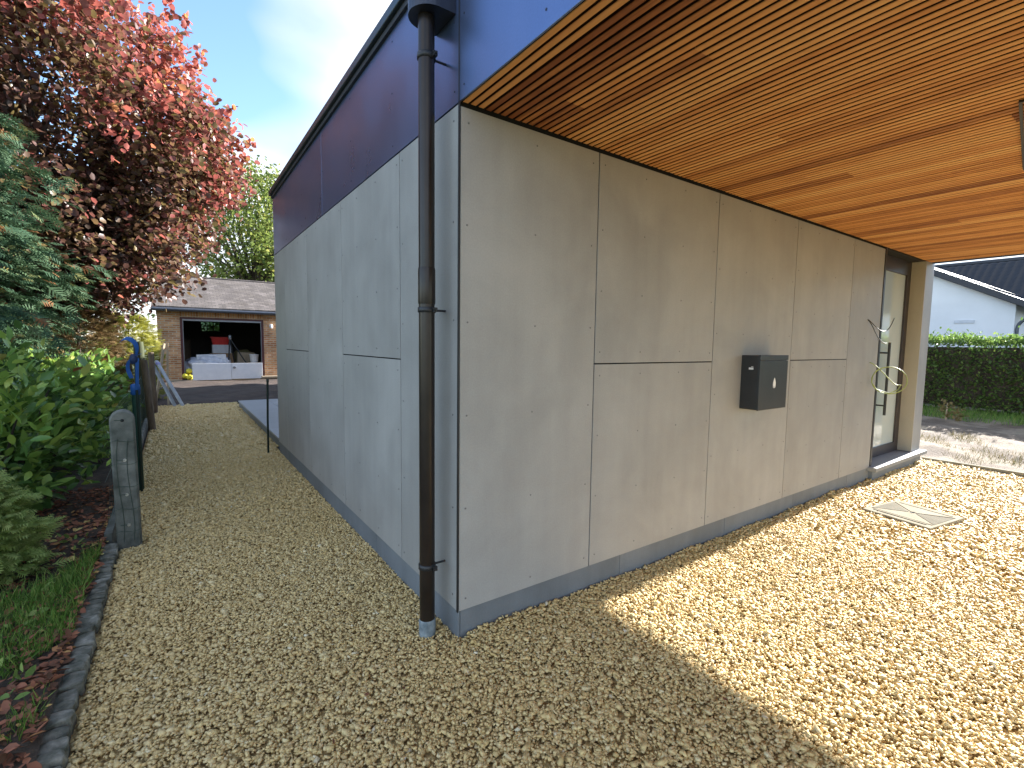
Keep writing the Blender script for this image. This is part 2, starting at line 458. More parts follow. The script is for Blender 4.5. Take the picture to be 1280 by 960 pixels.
# ------------------------------------------------------------------ helpers
class MB:
    def __init__(self):
        self.v, self.f, self.s = [], [], []

    def add(self, vs, fs, smooth=False):
        o = len(self.v)
        self.v += [tuple(p) for p in vs]
        self.f += [tuple(i + o for i in f) for f in fs]
        self.s += [smooth] * len(fs)
        return self

    def box(self, x0, x1, y0, y1, z0, z1, mat=None):
        vs = [Vector(p) for p in ((x0, y0, z0), (x1, y0, z0), (x1, y1, z0), (x0, y1, z0), (x0, y0, z1), (x1, y0, z1), (x1, y1, z1), (x0, y1, z1))]
        if mat is not None:
            vs = [mat @ p for p in vs]
        return self.add(vs, [(0, 3, 2, 1), (4, 5, 6, 7), (0, 1, 5, 4), (1, 2, 6, 5), (2, 3, 7, 6), (3, 0, 4, 7)])

    def bbox(self, x0, x1, y0, y1, z0, z1, b=0.003, mat=None):
        """box with chamfered edges"""
        bm = bmesh.new()
        bmesh.ops.create_cube(bm, size=1)
        for v in bm.verts:
            v.co = Vector(((x0 + x1) / 2 + v.co.x * (x1 - x0), (y0 + y1) / 2 + v.co.y * (y1 - y0), (z0 + z1) / 2 + v.co.z * (z1 - z0)))
        bmesh.ops.bevel(bm, geom=list(bm.edges), offset=b, segments=2, affect='EDGES', profile=0.5)
        bm.verts.index_update()
        vs = [(mat @ v.co) if mat is not None else v.co.copy() for v in bm.verts]
        fs = [[v.index for v in f.verts] for f in bm.faces]
        bm.free()
        return self.add(vs, fs)

    def tube(self, pts, rad, n=8, cap=True, smooth=True):
        pts = [Vector(p) for p in pts]
        if not isinstance(rad, (list, tuple)):
            rad = [rad] * len(pts)
        up = Vector((0, 0, 1))
        vs, fs = [], []
        prev = None
        for i, p in enumerate(pts):
            d = (pts[min(i + 1, len(pts) - 1)] - pts[max(i - 1, 0)]).normalized()
            if prev is None:
                a = d.cross(up if abs(d.z) < 0.9 else Vector((1, 0, 0))).normalized()
            else:
                a = (prev - d * prev.dot(d)).normalized()
            prev = a
            b = d.cross(a)
            for k in range(n):
                t = 2 * math.pi * k / n
                vs.append(p + (a * math.cos(t) + b * math.sin(t)) * rad[i])
        for i in range(len(pts) - 1):
            for k in range(n):
                k2 = (k + 1) % n
                fs.append((i * n + k, i * n + k2, (i + 1) * n + k2, (i + 1) * n + k))
        self.add(vs, fs, smooth)
        if cap:
            o = len(pts) - 1
            self.add(vs[:n], [tuple(reversed(range(n)))])
            self.add(vs[o * n:], [tuple(range(n))])
        return self

    def lathe(self, prof, c=(0, 0, 0), n=16, smooth=True):
        vs, fs = [], []
        for r, z in prof:
            for k in range(n):
                t = 2 * math.pi * k / n
                vs.append((c[0] + r * math.cos(t), c[1] + r * math.sin(t), c[2] + z))
        for i in range(len(prof) - 1):
            for k in range(n):
                k2 = (k + 1) % n
                fs.append((i * n + k, i * n + k2, (i + 1) * n + k2, (i + 1) * n + k))
        self.add(vs, fs, smooth)
        self.add(vs[:n], [tuple(reversed(range(n)))])
        self.add(vs[-n:], [tuple(range(n))])
        return self

    def build(self, name, mat, parent=None):
        me = bpy.data.meshes.new(name)
        me.from_pydata(self.v, [], self.f)
        me.polygons.foreach_set('use_smooth', self.s)
        me.materials.append(mat)
        me.update()
        return link(name, me, parent)


def link(name, me, parent=None):
    o = bpy.data.objects.new(name, me)
    COL.objects.link(o)
    if parent is not None:
        o.parent = parent
        o.matrix_parent_inverse = Matrix.Identity(4)
        # parents sit at their base: children are given in world metres
        o.matrix_parent_inverse = world_inv(parent)
    return o


def world_inv(p):
    m = Matrix.Identity(4)
    chain = []
    while p is not None:
        chain.append(p)
        p = p.parent
    for q in reversed(chain):
        if q.parent is None:
            m = Matrix.LocRotScale(q.location, q.rotation_euler, q.scale)
        # parts are built in world metres with identity transforms
        else:
            m = m @ q.matrix_parent_inverse @ Matrix.LocRotScale(q.location, q.rotation_euler, q.scale)
    return m.inverted()


def empty(name, loc):
    o = bpy.data.objects.new(name, None)
    o.location = loc
    o.empty_display_size = 0.2
    COL.objects.link(o)
    return o


def tag(o, label=None, cat=None, group=None, kind=None):
    for k, v in (('label', label), ('category', cat), ('group', group), ('kind', kind)):
        if v:
            o[k] = v
    return o


def np_mesh(name, V, F, mat, parent=None, rnd=None, smooth=False):
    """V (n,3), F (m,k) with one face size"""
    me = bpy.data.meshes.new(name)
    V = np.ascontiguousarray(V, np.float32)
    F = np.ascontiguousarray(F, np.int32)
    m, k = F.shape
    me.vertices.add(len(V))
    me.vertices.foreach_set('co', V.ravel())
    me.loops.add(m * k)
    me.loops.foreach_set('vertex_index', F.ravel())
    me.polygons.add(m)
    me.polygons.foreach_set('loop_start', np.arange(0, m * k, k, dtype=np.int32))
    me.polygons.foreach_set('loop_total', np.full(m, k, np.int32))
    if smooth:
        me.polygons.foreach_set('use_smooth', np.ones(m, bool))
    if rnd is not None:
        a = me.attributes.new('rnd', 'FLOAT', 'POINT')
        a.data.foreach_set('value', np.ascontiguousarray(rnd, np.float32))
    me.materials.append(mat)
    me.update(calc_edges=True)
    return link(name, me, parent)


def frames(d, spin):
    """rotation matrices (n,3,3): local y along d, local z near 'up' spun by spin"""
    d = d / (np.linalg.norm(d, axis=1, keepdims=True) + 1e-9)
    up = np.tile(np.array([0.0, 0, 1]), (len(d), 1))
    bad = np.abs(d[:, 2]) > 0.95
    up[bad] = (1, 0, 0)
    x = np.cross(d, up)
    x /= np.linalg.norm(x, axis=1, keepdims=True)
    z = np.cross(x, d)
    c, s = np.cos(spin)[:, None], np.sin(spin)[:, None]
    x2 = c * x + s * z
    z2 = -s * x + c * z
    return np.stack([x2, d, z2], axis=2)


LEAF_OVAL = (np.array([(0, 0, 0), (-.26, .35, .07), (-.2, .72, .05), (0, 1, -.04), (.2, .72, .05), (.26, .35, .07)], float),
             np.array([(0, 1, 2, 3), (0, 3, 4, 5)]))
LEAF_ROUND = (np.array([(0, 0, 0), (-.40, .38, .08), (-.34, .78, .05), (0, 1, -.06), (.34, .78, .05), (.40, .38, .08)], float),
              np.array([(0, 1, 2, 3), (0, 3, 4, 5)]))
BLADE = (np.array([(-.03, 0, 0), (.03, 0, 0), (.02, .55, .06), (-.02, .55, .06), (.004, 1, .2), (-.004, 1, .2)], float),
         np.array([(0, 1, 2, 3), (3, 2, 4, 5)]))


def _spray():
    v, f = [], []
    def quad(p, q, w):
        p, q = np.array(p, float), np.array(q, float)
        d = (q - p) / np.linalg.norm(q - p)
        s = np.array([-d[1], d[0], 0]) * w
        o = len(v)
        v.extend([p - s, p + s, q + s * .35, q - s * .35])
        f.append((o, o + 1, o + 2, o + 3))
    quad((0, 0, 0), (0, 1, -.12), .05)
    for i in range(4):
        y = .18 + .2 * i
        l = .42 - .07 * i
        for sgn in (-1, 1):
            quad((0, y, -.02), (sgn * l, y + l * .75, -.06 - .02 * i), .055)
    return np.array(v), np.array(f)


SPRAY = _spray()


def scatter(name, mat, P, D, size, rnd, tmpl, spin=None, parent=None):
    n = len(P)
    if spin is None:
        spin = rng.uniform(-1.2, 1.2, n)
    RM = frames(D, spin)
    tv, tf = tmpl
    V = np.einsum('nij,kj->nki', RM, tv) * np.asarray(size).reshape(-1, 1, 1) + P[:, None, :]
    F = (tf[None] + (np.arange(n) * len(tv))[:, None, None]).reshape(-1, tf.shape[1])
    return np_mesh(name, V.reshape(-1, 3), F, mat, parent, np.repeat(rnd, len(tv)))


def unit(n):
    v = rng.normal(size=(n, 3))
    return v / np.linalg.norm(v, axis=1, keepdims=True)


def hnoise(x, y, f=1.0, seed=0.0):
    return (np.sin(x * 2.1 * f + seed) * np.cos(y * 1.7 * f - seed * 1.3) + 0.5 * np.sin(x * 4.7 * f - y * 3.9 * f + seed * 2)
            + 0.28 * np.sin(x * 9.1 * f + 1.1) * np.cos(y * 10.3 * f + seed)) / 1.8


def sheet(name, x0, x1, y0, y1, step, zfun, mat, parent=None):
    nx, ny = max(2, int((x1 - x0) / step) + 1), max(2, int((y1 - y0) / step) + 1)
    X, Y = np.meshgrid(np.linspace(x0, x1, nx), np.linspace(y0, y1, ny))
    Z = zfun(X, Y) + 0 * X
    V = np.stack([X, Y, Z], -1).reshape(-1, 3)
    i = np.arange(nx * ny).reshape(ny, nx)
    F = np.stack([i[:-1, :-1], i[:-1, 1:], i[1:, 1:], i[1:, :-1]], -1).reshape(-1, 4)
    return np_mesh(name, V, F, mat, parent, smooth=True)


# ------------------------------------------------------------------ ground
tag(sheet('ground', -400, 600, -300, 700, 50, lambda x, y: -0.12, M['lawn']), kind='structure')


def gz(x, y):
    # gravel level: gentle unevenness, a small bank against the plinth
    bank = 0.030 * np.exp(-np.maximum(0, -y) / 0.10) * (x > 0.05) * (y < 0.05) * (0.55 + 0.45 * np.sin(x * 5.3) * np.sin(x * 2.1 + 1))
    return 0.010 * hnoise(x, y, 0.9, 0.4) + bank - 0.006


tag(sheet('gravel_path', -1.56, 0.03, -6.5, 11.75, 0.09, lambda x, y: gz(x, y) - 0.012, M['gravel_sheet']), kind='structure')
tag(sheet('gravel_forecourt', 0.03, 7.42, -6.5, 0.03, 0.09, lambda x, y: gz(x, y) - 0.012, M['gravel_sheet']), kind='structure')


def stones():
    def region(x0, x1, y0, y1, dens, size):
        n = int((x1 - x0) * (y1 - y0) * dens)
        return np.stack([rng.uniform(x0, x1, n), rng.uniform(y0, y1, n), np.full(n, size)], 1)
    rs = [region(-1.53, 0.02, -0.4, 2.6, 9000, 0.0073), region(-1.53, 0.02, 2.6, 5.6, 5200, 0.0094),
          region(-1.53, 0.10, 5.6, 11.7, 1900, 0.0150), region(-1.3, 0.02, -1.7, -0.4, 9000, 0.0073),
          region(0.02, 3.2, -2.2, 0.0, 8800, 0.0074), region(3.2, 7.40, -3.6, 0.0, 3600, 0.0112)]
    A = np.concatenate(rs)
    # keep only what is in front of the lens, plus a margin for a step to the side
    fx, fy = math.sin(YAW), math.cos(YAW)
    dx, dy = A[:, 0] + 1.16, A[:, 1] + 2.11
    dep, lat = dx * fx + dy * fy, dx * fy - dy * fx
    keep = (dep > 0.75) & (np.abs(lat) < 1.12 * dep + 0.35)
    # none inside the cover slab, pipe, sill
    cu, cv = A[:, 0] - 4.445, A[:, 1] + 0.70
    ca, sa = math.cos(R(-10)), math.sin(R(-10))
    keep &= ~((np.abs(ca * cu + sa * cv) < 0.30) & (np.abs(-sa * cu + ca * cv) < 0.275))
    keep &= ~((A[:, 0] < -1.37) & (np.abs(A[:, 1] - 2.42) < 0.06))
    A = A[keep]
    n = len(A)
    t3 = np.array([0, 2.094, 4.189])
    base = np.concatenate([np.stack([np.cos(t3), np.sin(t3), np.full(3, .62)], 1), np.stack([np.cos(t3 + 1.047), np.sin(t3 + 1.047), np.full(3, -.62)], 1)])
    V = base[None] * rng.uniform(.72, 1.25, (n, 6, 1)) + rng.uniform(-.22, .22, (n, 6, 3))
    sc = A[:, 2:3] * rng.lognormal(0, .34, (n, 1)) * np.stack([rng.uniform(.85, 1.55, n), rng.uniform(.65, 1.05, n), rng.uniform(.38, .7, n)], 1)
    V = V * sc[:, None, :]
    RM = frames(np.stack([rng.normal(size=n), rng.normal(size=n), rng.normal(size=n) * .26], 1), rng.normal(0, .42, n))
    V = np.einsum('nij,nkj->nki', RM, V)
    z = gz(A[:, 0], A[:, 1]) + rng.uniform(-0.005, 0.007, n)
    V += np.stack([A[:, 0], A[:, 1], z], 1)[:, None, :]
    tf = np.array([(0, 1, 2), (3, 5, 4), (0, 3, 1), (1, 3, 4), (1, 4, 2), (2, 4, 5), (2, 5, 0), (0, 5, 3)])
    F = (tf[None] + (np.arange(n) * 6)[:, None, None]).reshape(-1, 3)
    rv = np.clip(rng.normal(.52, .14, n) + 0.06 * hnoise(A[:, 0], A[:, 1], 1.3, 2.0), 0, 1)
    o = np_mesh('gravel_chippings', V.reshape(-1, 3), F, M['gravel'], None, np.repeat(rv, 6))
    tag(o, 'loose yellow limestone chippings covering the path and forecourt', 'gravel', kind='stuff')


stones()

# planting bed left of the path, bare earth in front of the garage, yard to the right
tag(sheet('planting_bed', -9.0, -1.615, -1.5, 14.0, 0.09, lambda x, y: 0.045 + 0.035 * hnoise(x, y, 1.4, 1.0) + 0.06 * np.clip(-1.9 - x, 0, 1.5), M['soil']), kind='structure')
tag(sheet('bare_earth', -1.655, 6.0, 11.70, 19.6, 0.12, lambda x, y: -0.02 + 0.05 * hnoise(x, y, 1.1, 3.0) + 0.03 * np.clip((y - 11.8) / 2, 0, 1), M['dirt']), kind='structure')
tag(sheet('yard_earth', 7.47, 16.5, -9, 9, 0.14, lambda x, y: 0.0 + 0.045 * hnoise(x, y, 1.2, 5.0) * np.clip((x - 7.5) / .8, 0, 1), M['yard']), kind='structure')


# ------------------------------------------------------------------ house
ZP0, ZP1 = 0.15, 2.685
HSEAM = 1.435
house = empty('house', (3.6, 0.0, 0.0))
tag(house, 'modern flat roofed house clad in grey cement boards with cedar slatted carport ceiling', 'house')

core = MB()
core.box(0.02, 5.50, 0.02, 5.13, -0.3, 3.44)
core.box(5.50, 6.95, 0.60, 5.13, -0.3, 3.44)
core.box(6.95, 7.26, 0.02, 5.13, -0.3, 3.44)
core.box(5.50, 6.95, 0.02, 0.60, 2.70, 3.44)
core.box(5.50, 6.95, 0.16, 0.60, -0.3, 0.10)
core.box(3.6, 7.26, 5.13, 17.0, -0.3, 3.44)  # unseen rear wing, added and lengthened to shade path, terrace and bare earth
core.build('wall_core', M['backing'], house)


def screws_mesh(pts, axis, mat, parent):
    mb = MB()
    for p in pts:
        n = 8
        vs = []
        for rr, off in ((0.0052, -0.0005), (0.0048, -0.0022), (0.0024, -0.0030)):
            for k in range(n):
                t = 2 * math.pi * k / n
                if axis == 'x':
                    vs.append((p[0] + off, p[1] + rr * math.cos(t), p[2] + rr * math.sin(t)))
                else:
                    vs.append((p[0] + rr * math.cos(t), p[1] + off, p[2] + rr * math.sin(t)))
        fs = []
        for i in range(2):
            for k in range(n):
                fs.append((i * n + k, i * n + (k + 1) % n, (i + 1) * n + (k + 1) % n, (i + 1) * n + k))
        fs.append(tuple(range(2 * n, 3 * n)))
        mb.add(vs, fs)
    o = mb.build('screw_heads', mat, parent)
    o['kind'] = 'stuff'
    return o


def clad(axis, a0, a1, z0, z1, mat, smat, name='cladding_panel', rows=None, cols=(0.5,), inset=0.045, off=0.0):
    g = 0.004
    mb = MB()
    if axis == 'y':     # wall in the plane y = 0, a = x
        mb.bbox(a0 + g, a1 - g, off, off + 0.009, z0 + g, z1 - g, 0.0012)
    else:               # wall in the plane x = 0, a = y
        mb.bbox(off, off + 0.009, a0 + g, a1 - g, z0 + g, z1 - g, 0.0012)
    o = mb.build(name, mat, house)
    pts = []
    h = z1 - z0
    nr = rows or max(2, round(h / 0.47))
    ze = [z0 + 0.07 + (h - 0.14) * i / nr for i in range(nr + 1)]
    ae = [a0 + inset] + [a0 + (a1 - a0) * c for c in cols] + [a1 - inset]
    for z in ze:
        for a in ae:
            a2, z2 = a + random.uniform(-.006, .006), z + random.uniform(-.008, .008)
            pts.append((a2, off, z2) if axis == 'y' else (off, a2, z2))
    screws_mesh(pts, axis, smat, o)
    return o


# right hand wall (plane y = 0)
xs = [0.003, 0.94, 2.19, 3.42, 4.65, 5.50]
for i in range(5):
    cols = (0.5,) if i in (0, 4) else (0.34, 0.67)
    if i in (1, 3):
        clad('y', xs[i], xs[i + 1], ZP0, HSEAM, M['panel'], M['screw'], cols=cols)
        clad('y', xs[i], xs[i + 1], HSEAM, ZP1, M['panel'], M['screw'], cols=cols)
    else:
        clad('y', xs[i], xs[i + 1], ZP0, ZP1, M['panel'], M['screw'], cols=cols)
# left hand wall (plane x = 0)
ys = [0.012, 0.75, 2.00, 3.25, 4.47, 5.14]
for i in range(5):
    cols = (0.5,) if i in (0, 4) else (0.34, 0.67)
    if i in (1, 3):
        clad('x', ys[i], ys[i + 1], ZP0, HSEAM + .01, M['panel'], M['screw'], cols=cols)
        clad('x', ys[i], ys[i + 1], HSEAM + .01, ZP1 + .012, M['panel'], M['screw'], cols=cols)
    else:
        clad('x', ys[i], ys[i + 1], ZP0, ZP1 + .012, M['panel'], M['screw'], cols=cols)
# corner profile
MB().box(-0.0025, 0.0025, -0.0025, 0.0115, ZP0, ZP1 + .01).build('corner_profile', M['black_trim'], house)
# dark band above, running on as the carport fascia
yd = [-6.0, -3.7, -1.9, 0.004, 2.58, 5.14]
for i in range(5):
    clad('x', yd[i], yd[i + 1], ZP1 + .013, 3.455, M['dark_panel'], M['dark_screw'], 'fascia_panel', rows=2, cols=(0.33, 0.66), inset=0.05)
MB().box(-0.0035, 0.0, -0.0015, 0.0095, ZP1 + .016, 3.45).build('joint_strip', M['hopper'], house)

# coping along the roof edge
cp = MB()
cp.bbox(-0.045, 0.12, -6.04, 5.18, 3.475, 3.535, 0.006)
cp.build('coping', M['coping'], house)
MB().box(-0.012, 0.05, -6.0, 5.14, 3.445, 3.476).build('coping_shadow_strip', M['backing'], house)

# plinth boards
px = [0.020, 1.24, 2.49, 3.66, 4.9, 5.52]
for i in range(5):
    MB().bbox(px[i] + .002, px[i + 1] - .002, 0.010, 0.019, -0.2, ZP0 + .02, 0.001).build('plinth_board', M['plinth'], house)
py = [0.010, 1.25, 2.5, 3.75, 5.14]
for i in range(4):
    MB().bbox(0.010, 0.019, py[i] + .002, py[i + 1] - .002, -0.2, ZP0 + .02, 0.001).build('plinth_board', M['plinth'], house)
MB().bbox(7.0, 7.262, 0.010, 0.019, -0.2, ZP0 + .02, 0.001).build('plinth_board', M['plinth'], house)

# end wall round the house (seen from a step aside): end of left wall
MB().bbox(0.0, 3.6, 5.14, 5.15, ZP0, 3.44, 0.001).build('rear_wall_panel', M['panel'], house)

# carport roof
RX1, RY0 = 7.20, -6.0
MB().box(0.02, RX1 - .03, RY0 + .02, 0.02, 2.735, 3.44).build('roof_body', M['backing'], house)
MB().bbox(RX1 - .03, RX1 - .005, RY0, 0.0, 2.69, 3.46, 0.002).build('fascia_panel', M['dark_panel'], house)
MB().bbox(0.012, RX1 - .03, RY0, RY0 + .015, 2.69, 3.46, 0.002).build('fascia_panel', M['dark_panel'], house)
MB().bbox(-0.02, 7.3, -6.02, 5.16, 3.44, 3.475, 0.002).build('roof_membrane', M['roof_dark'], house)
for q in ((7.0, -5.85), (0.25, -5.85)):
    MB().bbox(q[0] - .06, q[0] + .06, q[1] - .06, q[1] + .06, -0.1, 2.735, 0.004).build('carport_post', M['black_trim'], house)
# slatted cedar ceiling
soffit = MB().box(0.022, RX1 - .032, RY0 + .022, 0.018, 2.732, 2.7345).build('soffit', M['backing'], house)
PIT = 0.0437
slat_cache = {}


def slat_mesh(length):
    k = round(length, 3)
    if k not in slat_cache:
        w, t, c = 0.0306, 0.024, 0.0025
        prof = [(-w / 2, t), (-w / 2, c), (-w / 2 + c, 0), (w / 2 - c, 0), (w / 2, c), (w / 2, t)]
        vs = [(p[0], y, p[1]) for y in (0, -k) for p in prof]
        n = len(prof)
        fs = [(i, i + n, i + 1 + n, i + 1) for i in range(n - 1)] + [tuple(range(n)), tuple(reversed(range(n, 2 * n)))]
        me = bpy.data.meshes.new('slat')
        me.from_pydata(vs, [], fs)
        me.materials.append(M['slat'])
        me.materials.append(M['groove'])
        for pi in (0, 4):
            me.polygons[pi].material_index = 1  # side faces get the painted groove shade, the underside stays cedar
        slat_cache[k] = me
    return slat_cache[k]


nrow = int((RX1 - .035) / PIT)
tone = 0.2
for r in range(nrow):
    x = 0.008 + PIT * (r + .5)
    if r % 3 == 0:
        t1 = max(-0.12, min(0.52, random.gauss(0.21, 0.105))) if random.random() > .07 else random.uniform(-0.05, 0.05)
        t2 = max(-0.12, min(0.52, random.gauss(0.21, 0.105))) if random.random() > .07 else random.uniform(-0.05, 0.05)
        cut = round(random.uniform(0.25, 2.3), 1) if random.random() < .62 else None
    segs = [(0.0, cut, t1), (cut, 5.97, t2)] if cut else [(0.0, 5.97, t1)]
    for a, b, t in segs:
        o = link('slat', slat_mesh(b - a - 0.001), soffit)
        o.location = (x, -0.004 - a, 2.7015 + random.uniform(-.0008, .0008))
        o['tone'] = t + random.uniform(-.06, .06)
# ceiling access hatch
hatch = MB()
hx0, hx1, hy0, hy1 = 2.07, 3.30, -2.16, -1.54
for a in ((hx0, hx1, hy1 - .012, hy1), (hx0, hx1, hy0, hy0 + .012), (hx0, hx0 + .012, hy0 + .012, hy1 - .012), (hx1 - .012, hx1, hy0 + .012, hy1 - .012)):
    hatch.box(a[0], a[1], a[2], a[3], 2.690, 2.703)
_hm = Matrix.Translation((2.07, -1.555, 0)) @ Matrix.Rotation(R(7.5), 4, 'Z') @ Matrix.Translation((-2.07, 1.54, 0))
hatch.v = [tuple(_hm @ Vector(p)) for p in hatch.v]
hatch.build('ceiling_hatch_frame', M['black_trim'], house)

# entrance: recess, door, pier, step
MB().bbox(5.503, 5.548, -0.006, 0.17, 0.17, 2.70, 0.002).build('wall_end_trim', M['black_trim'], house)
MB().bbox(6.945, 7.270, -0.004, 0.008, 0.17, 2.70, 0.0015).build('pier_panel', M['panel'], house)
MB().bbox(6.935, 6.9445, -0.004, 0.165, 0.17, 2.70, 0.0015).build('reveal_panel', M['reveal'], house)
MB().bbox(7.262, 7.275, 0.010, 5.13, 0.15, 3.44, 0.002).build('side_wall_panel', M['panel'], house)
door = MB()
door.box(5.549, 6.934, 0.150, 0.200, 2.52, 2.70)      # head
door.box(5.549, 5.62, 0.150, 0.200, 0.17, 2.52)
door.box(6.80, 6.934, 0.150, 0.200, 0.17, 2.52)
door.box(5.62, 6.80, 0.150, 0.200, 0.17, 0.29)
door_o = door.build('entrance_door', M['door_frame'], house)
MB().box(5.62, 6.80, 0.170, 0.180, 0.29, 2.52).build('glass_pane', M['door_glass'], door_o)
hd = MB()
hd.tube([(6.10, 0.075, 0.72), (6.10, 0.075, 1.63)], 0.016, 10)
for z in (0.84, 1.50):
    hd.tube([(6.10, 0.075, z), (6.10, 0.172, z)], 0.010, 8)
hd.build('door_handle', M['black_trim'], door_o)
MB().bbox(5.46, 7.30, -0.085, 0.175, 0.118, 0.165, 0.005).build('doorstep', M['stone_sill'], house)
MB().bbox(5.52, 7.24, -0.03, 0.15, -0.2, 0.118, 0.003).build('doorstep_base', M['plinth'], house)

# downpipe
PX, PY = -0.105, 0.145
dp = MB()
dp.tube([(PX, PY, 0.02), (PX, PY, 3.20)], 0.040, 24)
dpo = dp.build('downpipe', M['pipe'], house)
MB().lathe([(0.0425, 1.745), (0.0435, 1.75), (0.0435, 1.915), (0.0415, 1.925)], (PX, PY, 0), 24).build('pipe_socket', M['pipe'], dpo)
MB().lathe([(0.043, -0.03), (0.0445, 0.0), (0.0445, 0.075), (0.0405, 0.085)], (PX, PY, 0), 24).build('pipe_sleeve', M['sleeve'], dpo)
for z in (0.375, 1.715, 2.93):
    c = MB()
    c.lathe([(0.0405, z - .014), (0.0455, z - .012), (0.0455, z + .012), (0.0405, z + .014)], (PX, PY, 0), 24)
    c.tube([(PX + .03, PY, z), (0.012, PY, z)], 0.006, 8)
    c.box(PX + .010, PX + .03, PY - .062, PY - .040, z - .011, z + .011)
    c.tube([(PX + .02, PY - .072, z), (PX + .02, PY - .030, z)], 0.005, 8)
    c.build('pipe_clamp', M['black_trim'], dpo)
# D-shaped rainwater head
hp = MB()
prof = [(0.0, -0.105)] + [(-0.085 - 0.105 * math.cos(t), -0.105 * math.sin(-t) * -1) for t in []]
ring = [(-0.002, PY - .105)] + [(-0.085 - 0.105 * math.cos(a), PY + 0.105 * math.sin(a)) for a in np.linspace(-math.pi / 2, math.pi / 2, 17)] + [(-0.002, PY + .105)]
n = len(ring)
vs = [(x, y, 3.115) for x, y in ring] + [(x, y, 3.42) for x, y in ring]
hp.add(vs, [(i, (i + 1) % n, n + (i + 1) % n, n + i) for i in range(n)])
hp.add(vs[:n], [tuple(reversed(range(n)))])
hp.add(vs[n:], [tuple(range(n))])
hp.build('rainwater_head', M['hopper'], dpo)

# ------------------------------------------------------------------ terrace
ter = MB().bbox(0.06, 3.58, 5.17, 10.75, -0.15, 0.105, 0.004).build('terrace', M['plinth'])
tag(ter, kind='structure')
tile_me = None
for j in range(9):
    for i in range(6):
        x0, y0 = 0.05 + i * 0.60, 5.18 + j * 0.62
        x1, y1 = min(x0 + .594, 3.58), y0 + .614
        if x1 - x0 < .1:
            continue
        MB().bbox(x0, x1, y0, y1, 0.106, 0.136, 0.002).build('tile', M['terrace'], ter)

# ------------------------------------------------------------------ letterbox
lb = empty('letterbox', (2.82, 0.0, 1.05))
tag(lb, 'black metal letterbox with a white leaf emblem on the grey cement wall', 'letterbox')
x0, x1, z0, z1, yf = 2.60, 3.045, 1.05, 1.485, -0.155
MB().bbox(x0, x1, yf + .012, -0.001, z0, z1, 0.004).build('body', M['letterbox'], lb)
fr = MB().bbox(x0 - .002, x1 + .002, yf, yf + .0115, z0 - .003, z1 - .042, 0.003).build('front_door', M['letterbox'], lb)
fl = MB().bbox(x0 - .002, x1 + .002, yf - .002, yf + .0115, z1 - .038, z1 + .003, 0.003).build('posting_flap', M['letterbox'], lb)
# emblem: upright leaf with a notched foot
em = MB()
cx, cz, hh, ww = 2.835, 1.262, 0.043, 0.021
outl = []
for i in range(13):
    t = i / 12
    outl.append((ww * (math.sin(math.pi * min(1, (0.12 + .88 * t)) * 0.62 + .35) if t < .8 else 1) * (1 if t > .25 else t / .25 * .55 + .45) * (t ** 0.6 if t < .2 else 1), -hh + 2 * hh * (1 - t)))
right = [(0, hh), (.012, hh * .55), (.019, hh * .15), (.021, -hh * .3), (.019, -hh * .75), (.013, -hh * .95), (.012, -hh * .62), (.006, -hh * .62), (.006, -hh)]
poly = [(cx + a, cz + b) for a, b in right] + [(cx - a, cz + b) for a, b in reversed(right[1:])]
m = len(poly)
vs = [(a, yf - .0015, b) for a, b in poly] + [(a, yf + .001, b) for a, b in poly]
em.add(vs, [tuple(reversed(range(m)))] + [(i, (i + 1) % m, m + (i + 1) % m, m + i) for i in range(m)])
em.build('emblem', M['white'], fr)
lk = MB()
lk.box(x0 - .0035, x0 + .001, -0.102, -0.066, 1.372, 1.388)
lk.box(x0 - .0035, x0 + .001, -0.100, -0.085, 1.392, 1.397)
lk.build('side_lettering', M['white'], lb)

# ------------------------------------------------------------------ cables out of the wall
c1 = MB()
def bez(pts, n=24):
    pts = [Vector(p) for p in pts]
    out = []
    k = len(pts)
    for s in range(n + 1):
        t = s / n
        q = list(pts)
        while len(q) > 1:
            q = [q[i].lerp(q[i + 1], t) for i in range(len(q) - 1)]
        out.append(q[0])
    return out
c1.tube(bez([(5.13, 0.004, 1.875), (5.13, -0.06, 1.84), (5.28, -0.10, 1.66), (5.45, -0.10, 1.72), (5.60, -0.10, 1.90)]), 0.0045, 6)
c1.tube(bez([(5.14, 0.004, 1.868), (5.14, -0.06, 1.82), (5.17, -0.08, 1.64), (5.34, -0.09, 1.60), (5.46, -0.09, 1.615)]), 0.0045, 6)
tag(c1.build('cable', M['cable_grey']), 'pair of thin dark wires sticking out of the wall above the cable coil', 'cable')
c2 = MB()
pts = bez([(5.28, 0.004, 1.395), (5.28, -0.05, 1.39), (5.34, -0.14, 1.28), (5.36, -0.22, 1.10), (5.40, -0.27, 1.16)], 12) + [Vector((5.37, -.25, 1.10)), Vector((5.36, -.18, 1.055)), Vector((5.33, -.07, 1.09)), Vector((5.31, -.02, 1.17)), Vector((5.31, -.03, 1.25))]
import itertools
for i in range(0, 40):
    a = 2.4 - i / 40 * 2 * math.pi * 1.25
    u_ = 0.158 * math.cos(a)
    pts.append(Vector((5.34 + 0.29 * u_ + .0008 * i, -0.170 - 0.96 * u_, 1.20 + 0.150 * math.sin(a))))
c2.tube(pts, 0.0055, 7)
tag(c2.build('cable_coil', M['cable_green']), 'loop of yellow green cable hanging from the wall beside the entrance door', 'cable')

